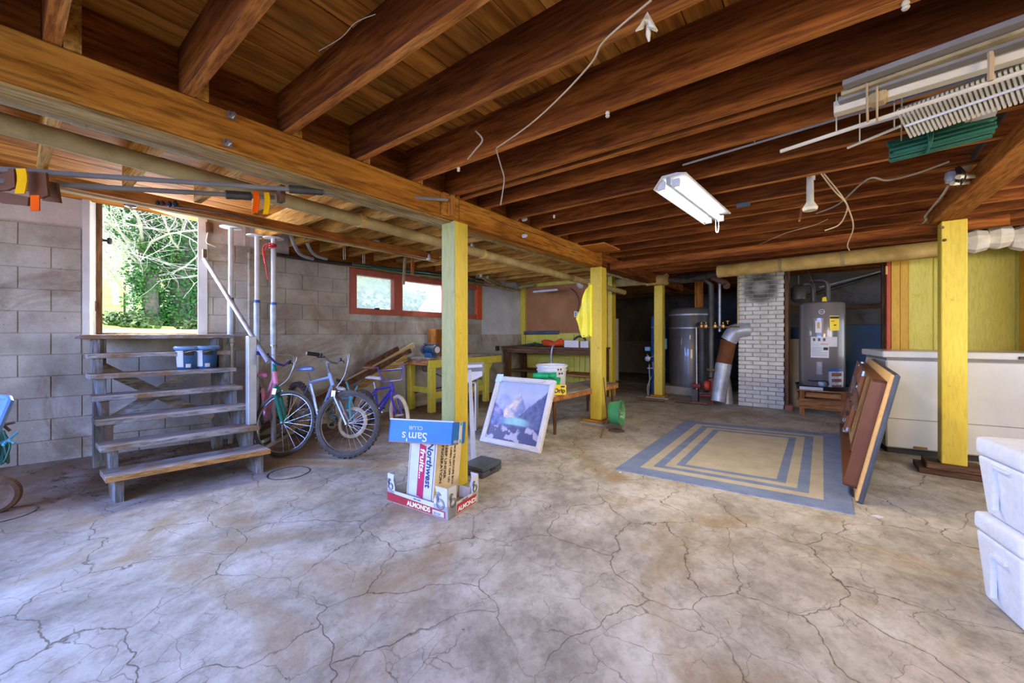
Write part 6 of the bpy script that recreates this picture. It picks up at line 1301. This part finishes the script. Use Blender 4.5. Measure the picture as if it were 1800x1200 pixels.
for (u0, u1, h, lab, m) in ((994, 1019, .13, 'torn white cardboard box on the brown workbench', 'grey_paper'), (1022, 1036, .12, 'small grey box next to the torn white box on the workbench', 'grey_paper')):
    p, q = onB(u0, 6.5), onB(u1, 6.5); t = root('cardboard_box', lab, 'box', p); b_ = B(); box(b_, p.x, q.x, 6.45, 6.65, p.z, p.z + h); part('body', b_, m, t, .003); b_ = B(); box(b_, q.x - .03, q.x + .002, 6.452, 6.648, p.z + .002, p.z + h * .96); part('side', b_, 'carton_kraft', t)
b_ = B(); p = onB(1021, 6.7); tube(b_, bez([p + Vector((-.15, 0, .14)), p + Vector((-.05, 0, .2)), p + Vector((.05, 0, .19)), p + Vector((.1, 0, .13))], 5), .022, 7); solo('dark_tool', b_, 'black_plastic', 'dark hand tool lying on the small boxes on the workbench', 'tool')
b_ = B(); p, q = aY(921, 585, YP - .05), aY(982, 584, YP - .05); beam(b_, p, q, .05, .075); solo('dark_bar', b_, 'darkslate', 'dark blue-grey bar fixed on the hardboard above the workbench', 'bar', .012)
b_ = B(); p, q = aY(938, 513, 6.6), aY(981, 509, 6.6); beam(b_, p, q, .07, .04); solo('lamp_housing', b_, 'white_plastic', 'small unlit white strip lamp under the pipe above the workbench', 'lamp', .008)
ol = root('outlet', 'white electrical outlet on the hardboard near the yellow coat', 'outlet', aY(1013, 552, YP - .03)); p = aY(1013, 552, YP - .03); b_ = B(); box(b_, p.x - .05, p.x + .04, p.y - .01, p.y + .015, p.z - .06, p.z + .06); part('plate', b_, 'white_plastic', ol, .004); b_ = B(); box(b_, p.x - .02, p.x + .0, p.y - .014, p.y - .009, p.z - .03, p.z - .005); box(b_, p.x - .02, p.x + .0, p.y - .014, p.y - .009, p.z + .01, p.z + .035); part('socket', b_, 'black_plastic', ol)
cord('cord', 'dark cord curling down the hardboard to the outlet', [aY(1002, 506, 6.98), aY(1012, 515, 6.98), aY(1018, 530, 6.98), aY(1015, 548, 6.98)], .007, 'wire_black')
b_ = B(); p = aX(874, 612, XB + .06); box(b_, p.x - .02, p.x + .03, p.y - .04, p.y + .04, p.z - .05, p.z + .05); solo('wall_outlet', b_, 'black_plastic', 'small black outlet on the left wall just left of the brown workbench', 'outlet', .005)
b_ = B(); p = aY(958, 652, 6.5); p.z = .4505
prism(b_, [p + Vector((-.2, 0, 0)), p + Vector((.3, 0, 0)), p + Vector((.26, 0, .1)), p + Vector((.05, 0, .13)), p + Vector((-.1, 0, .16)), p + Vector((-.2, 0, .06))], (0, .2, 0)); solo('dark_tool_case', b_, 'darkslate', 'dark tool case on the lower shelf of the brown workbench', 'case', .01)

# ================================================================== YELLOW BENCH
yt = root('yellow_bench', 'paint-splashed yellow work table with a grinder, against the left wall', 'work table', (-4.8, 4.7, 0)); X0, X1, Y0, Y1 = -5.09, -4.5, 3.85, 5.6; ZT = .82
b_ = B(); box(b_, X0, X1, Y0, Y1, ZT - .03, ZT); part('tabletop', b_, 'stair_x', yt, .005)
b_ = B(); box(b_, X1 - .035, X1 - .005, Y0 + .02, Y1 - .02, ZT - .15, ZT - .031); part('apron', b_, 'yellow_bench', yt, .003); b_ = B(); box(b_, X0 + .02, X1 - .04, Y0 + .01, Y0 + .035, ZT - .11, ZT - .031); part('apron', b_, 'newwood_x', yt, .003, label='bare wooden end rail')
for (x, y) in ((X1 - .1, Y0 + .06), (X1 - .1, Y1 - .45), (X0 + .02, Y0 + .05), (X0 + .02, Y1 - .2)): b_ = B(); box(b_, x, x + .085, y, y + .1, 0, ZT - .031); part('leg', b_, 'yellow_bench', yt, .004)
b_ = B(); box(b_, X1 - .06, X1 - .03, Y0 + .1, Y1 - .4, .2, .3); part('stretcher', b_, 'yellow_bench', yt, .003); b_ = B(); box(b_, X0 + .05, X1 - .08, Y0 + .1, Y0 + .14, .28, .37); part('stretcher', b_, 'yellow_bench', yt, .003); b_ = B(); box(b_, X0 + .06, X1 - .1, Y1 - .44, Y1 - .4, .28, .37); part('stretcher', b_, 'yellow_bench', yt, .003)
prism_b = B(); prism(prism_b, [(X1 - .09, Y1 - .35, ZT - .15), (X1 - .09, Y1 - .2, ZT - .15), (X1 - .09, Y1 - .35, ZT - .35)], (.03, 0, 0)); part('bracket', prism_b, 'yellow_bench', yt)
gr = root('bench_grinder', 'blue-grey bench grinder standing on the yellow work table', 'grinder', (-4.72, 4.08, ZT + .001)); 
for x_, m in ((-.13, 'darkslate'), (.13, 'darkslate')):
    b_ = B(); lathe(b_, [(.0, -.025), (.075, -.025), (.08, 0), (.075, .025), (0, .025)], (x_, 0, .12), 24, Matrix.Rotation(PI/2, 3, 'Y'), cap=False); part('wheel_guard', b_, m, gr, world=False)
    b_ = B(); lathe(b_, [(.0, -.03), (.05, -.03), (.05, .03), (0, .03)], (x_, 0, .12), 24, Matrix.Rotation(PI/2, 3, 'Y'), cap=False); part('grinding_wheel', b_, 'grey_paper', gr, world=False)
b_ = B(); lathe(b_, [(.0, -.11), (.055, -.1), (.065, -.06), (.065, .06), (.055, .1), (0, .11)], (0, 0, .12), 20, Matrix.Rotation(PI/2, 3, 'Y'), cap=False); part('motor', b_, 'cabinet_blue', gr, world=False)
b_ = B(); box(b_, -.08, .08, -.06, .06, 0, .07); part('base', b_, 'tank_blue', gr, .008, world=False)
b_ = B(); box(b_, -.15, .15, -.02, .06, .2, .215); part('eye_shield_bar', b_, 'darkslate', gr, .003, world=False)
b_ = B(); p0, q0 = aX(753, 620, -5.0), aX(765, 574, -5.0); y0, y1 = p0.y, aX(777, 600, -5.0).y + .12; box(b_, -5.02, -4.82, y0, y0 + .14, ZT + .001, 1.26); uc = solo('upright_crate', b_, 'orangewood_z', 'tall reddish board standing on the yellow work table behind the grinder', 'board', .004)
b_ = B(); box(b_, -5.02, -5.0, y0 + .15, y0 + .75, ZT + .001, 1.26); box(b_, -5.0, -4.84, y0 + .15, y0 + .17, ZT + .001, 1.24); solo('dark_crate', b_, 'brownwood_z', 'dark open crate standing on the yellow work table by the first post', 'crate', .003)
b_ = B(); box(b_, -4.82, -4.72, y0 + .2, y0 + .42, ZT + .001, ZT + .22); solo('red_carton', b_, 'brick_red', 'small faded red carton on the yellow work table', 'box', .003)
b_ = B(); lathe(b_, [(.03, -.12), (.06, -.1), (.06, -.02), (.045, 0), (.075, .01), (.075, .04), (.03, .06), (.03, .1)], (-4.72, 4.05, ZT - .17), 18, Matrix.Rotation(PI/2, 3, 'Y')); tube(b_, [(-4.72, 4.05, ZT - .13), (-4.72, 4.05, ZT - .031)], .012, 6); solo('motor', b_, 'rust_pipe', 'old electric motor slung under the yellow work table', 'motor')
cord('cord', 'black power cord drooping under the yellow work table', [(-4.75, 4.1, .6), (-4.7, 4.3, .5), (-4.75, 4.6, .36), (-4.8, 4.2, .3), (-4.95, 3.95, .26)], .008, 'wire_black')
bx = root('white_trough', 'white metal range hood resting beside the first post', 'hood', cL(-.5, 4.75)); hp = [aD(800, 642, 4.7), aD(848, 640, 4.7), aD(848, 661, 4.7), aD(824, 672, 4.7), aD(800, 672, 4.7)]
b_ = B(); prism(b_, hp, Vector((*FV, 0)) * .35); part('shell', b_, 'white_paint', bx, .004); b_ = B(); prism(b_, [p - Vector((*FV, 0)) * .004 for p in (aD(800, 648, 4.7), aD(848, 645, 4.7), aD(848, 652, 4.7), aD(800, 655, 4.7))], Vector((*FV, 0)) * .003); part('panel_strip', b_, 'grey_back', bx)
b_ = B(); prism(b_, [cL(-.62, 4.8, 0), cL(-.6, 4.8, 0), cL(-.6, 4.8, .6), cL(-.62, 4.8, .6)], Vector((*FV, 0)) * .3); prism(b_, [cL(-.46, 4.8, 0), cL(-.44, 4.8, 0), cL(-.44, 4.8, .6), cL(-.46, 4.8, .6)], Vector((*FV, 0)) * .3); prism(b_, [cL(-.62, 4.8, .58), cL(-.44, 4.8, .58), cL(-.44, 5.1, .58), cL(-.62, 5.1, .58)], (0, 0, .02)); part('stand', b_, 'white_paint', bx)
# timber leaning by the wall
for k, (a, b, w_, m, lab) in enumerate((((728, 606), (560, 700), .085, 'tan_panel', 'uppermost plank leaning behind the bicycles against the yellow table'), ((722, 616), (580, 690), .07, 'brownwood_x', 'thin brown lath in the leaning timber behind the bicycles'), ((715, 628), (600, 700), .09, 'rough_tan_y', 'lowest plank leaning behind the chrome bicycle'), ((700, 612), (640, 645), .07, 'brownwood_x', 'short dark batten on top of the leaning timber'))):
    p, q = aX(*a, -4.98 + .05*k), aX(*b, -4.95 + .07*k); d = (q - p).normalized(); q = q + d * max(0, (q.z - .06) / max(.05, -d.z)) if k < 3 else q
    b_ = B(); beam(b_, p, q, .03, w_); solo('timber_board', b_, m, lab, 'board', .003, group='timber leaning behind the bicycles')

# ================================================================== WHEELBARROW AT THE LEFT EDGE
wbw = root('garden_cart', 'garden cart with a blue-grey tray and green net, cut off by the left edge', 'cart', cL(-3.4, 2.62))
b_ = B(); c = [cL(-3.43, 2.62, .765), cL(-3.9, 2.5, .75), cL(-3.95, 2.1, .7), cL(-3.5, 2.2, .7)]; prism(b_, [aD(18, 699, 2.6), aD(15, 712, 2.58), aD(-60, 830, 2.4), aD(-120, 780, 2.6), aD(-60, 692, 2.8)], (0, 0, -.03)); tray = part('tray', b_, 'bluegrey_cover', wbw, .008)
b_ = B(); tube(b_, [aD(-60, 692, 2.8), aD(16, 699, 2.6), aD(18, 705, 2.58), aD(-8, 765, 2.45), aD(-60, 840, 2.38)], .018, 8); part('rim', b_, 'bluegrey_cover', wbw)
b_ = B(); p = aD(-12, 812, 2.6); ring(b_, (p.x, p.y, .12), .1, .03, frame_of((AN.x, AN.y, 0)) @ Matrix.Rotation(PI/2, 3, 'Y'), 28, 8); part('wheel', b_, 'rust_pipe', wbw)
b_ = B(); tube(b_, [(p.x, p.y, .12), aD(-10, 735, 2.6)], .015, 6); tube(b_, [aD(-5, 750, 2.55), aD(26, 742, 2.6)], .009, 6); tube(b_, [aD(-10, 735, 2.55), aD(18, 757, 2.6)], .009, 6); part('frame', b_, 'rust_pipe', wbw)
b_ = B(); 
for k in range(10):
    q = aD(4 + random.uniform(-3, 3), 770, 2.55); tube(b_, bez([q + Vector((0, 0, .05)), q + Vector((random.uniform(-.05, .03), random.uniform(-.03, .03), -.05)), q + Vector((random.uniform(-.02, .05), random.uniform(-.03, .03), -.16)), q + Vector((random.uniform(-.05, .02), 0, -.02))], 5), .006, 5)
solo('green_netting', b_, 'green_hose', 'bunch of green cord netting hanging from the cart at the left edge', 'netting')
b_ = B(); p = aD(15, 773, 2.5)
for k in range(5): tube(b_, [p, p + Vector((random.gauss(0, .03), random.gauss(0, .03), random.gauss(0, .03)))], .008, 5)
solo('teal_knot', b_, 'cyan_paint', 'small teal knot of cord on the green netting', 'cord')

# leaf litter below the stair
b_ = B()
for k in range(260):
    x = random.uniform(-5.4, -4.1) ; y = random.gauss(.9, .45); s_ = random.uniform(.008, .025); a = random.uniform(0, 6.28)
    if y < -.3 or y > 1.9 or Vector((x, y, 0) ).dot(AN) < A0.dot(AN) + .03: continue
    z = .003 + random.uniform(0, .01); quadf(b_, (x + s_*math.cos(a), y + s_*math.sin(a), z), (x - s_*math.sin(a)*.6, y + s_*math.cos(a)*.6, z + .004), (x - s_*math.cos(a), y - s_*math.sin(a), z), (x + s_*math.sin(a)*.6, y - s_*math.cos(a)*.6, z + .002))
solo('leaf_litter', b_, 'leaf_litter', 'dry leaf litter scattered on the floor under the stair', 'leaves', smooth=0, kind='stuff')
for (u, v, r, lab) in ((508, 831, .16, 'round dark-rimmed patch set in the floor in front of the bicycles'), (8, 905, .14, 'round cracked patch in the floor at the left edge')):
    p = aZ(u, v); b_ = B(); ring(b_, (p.x, p.y, .0005), r, .005, None, 30, 5); solo('floor_patch', b_, 'darkpipe', lab, 'drain')
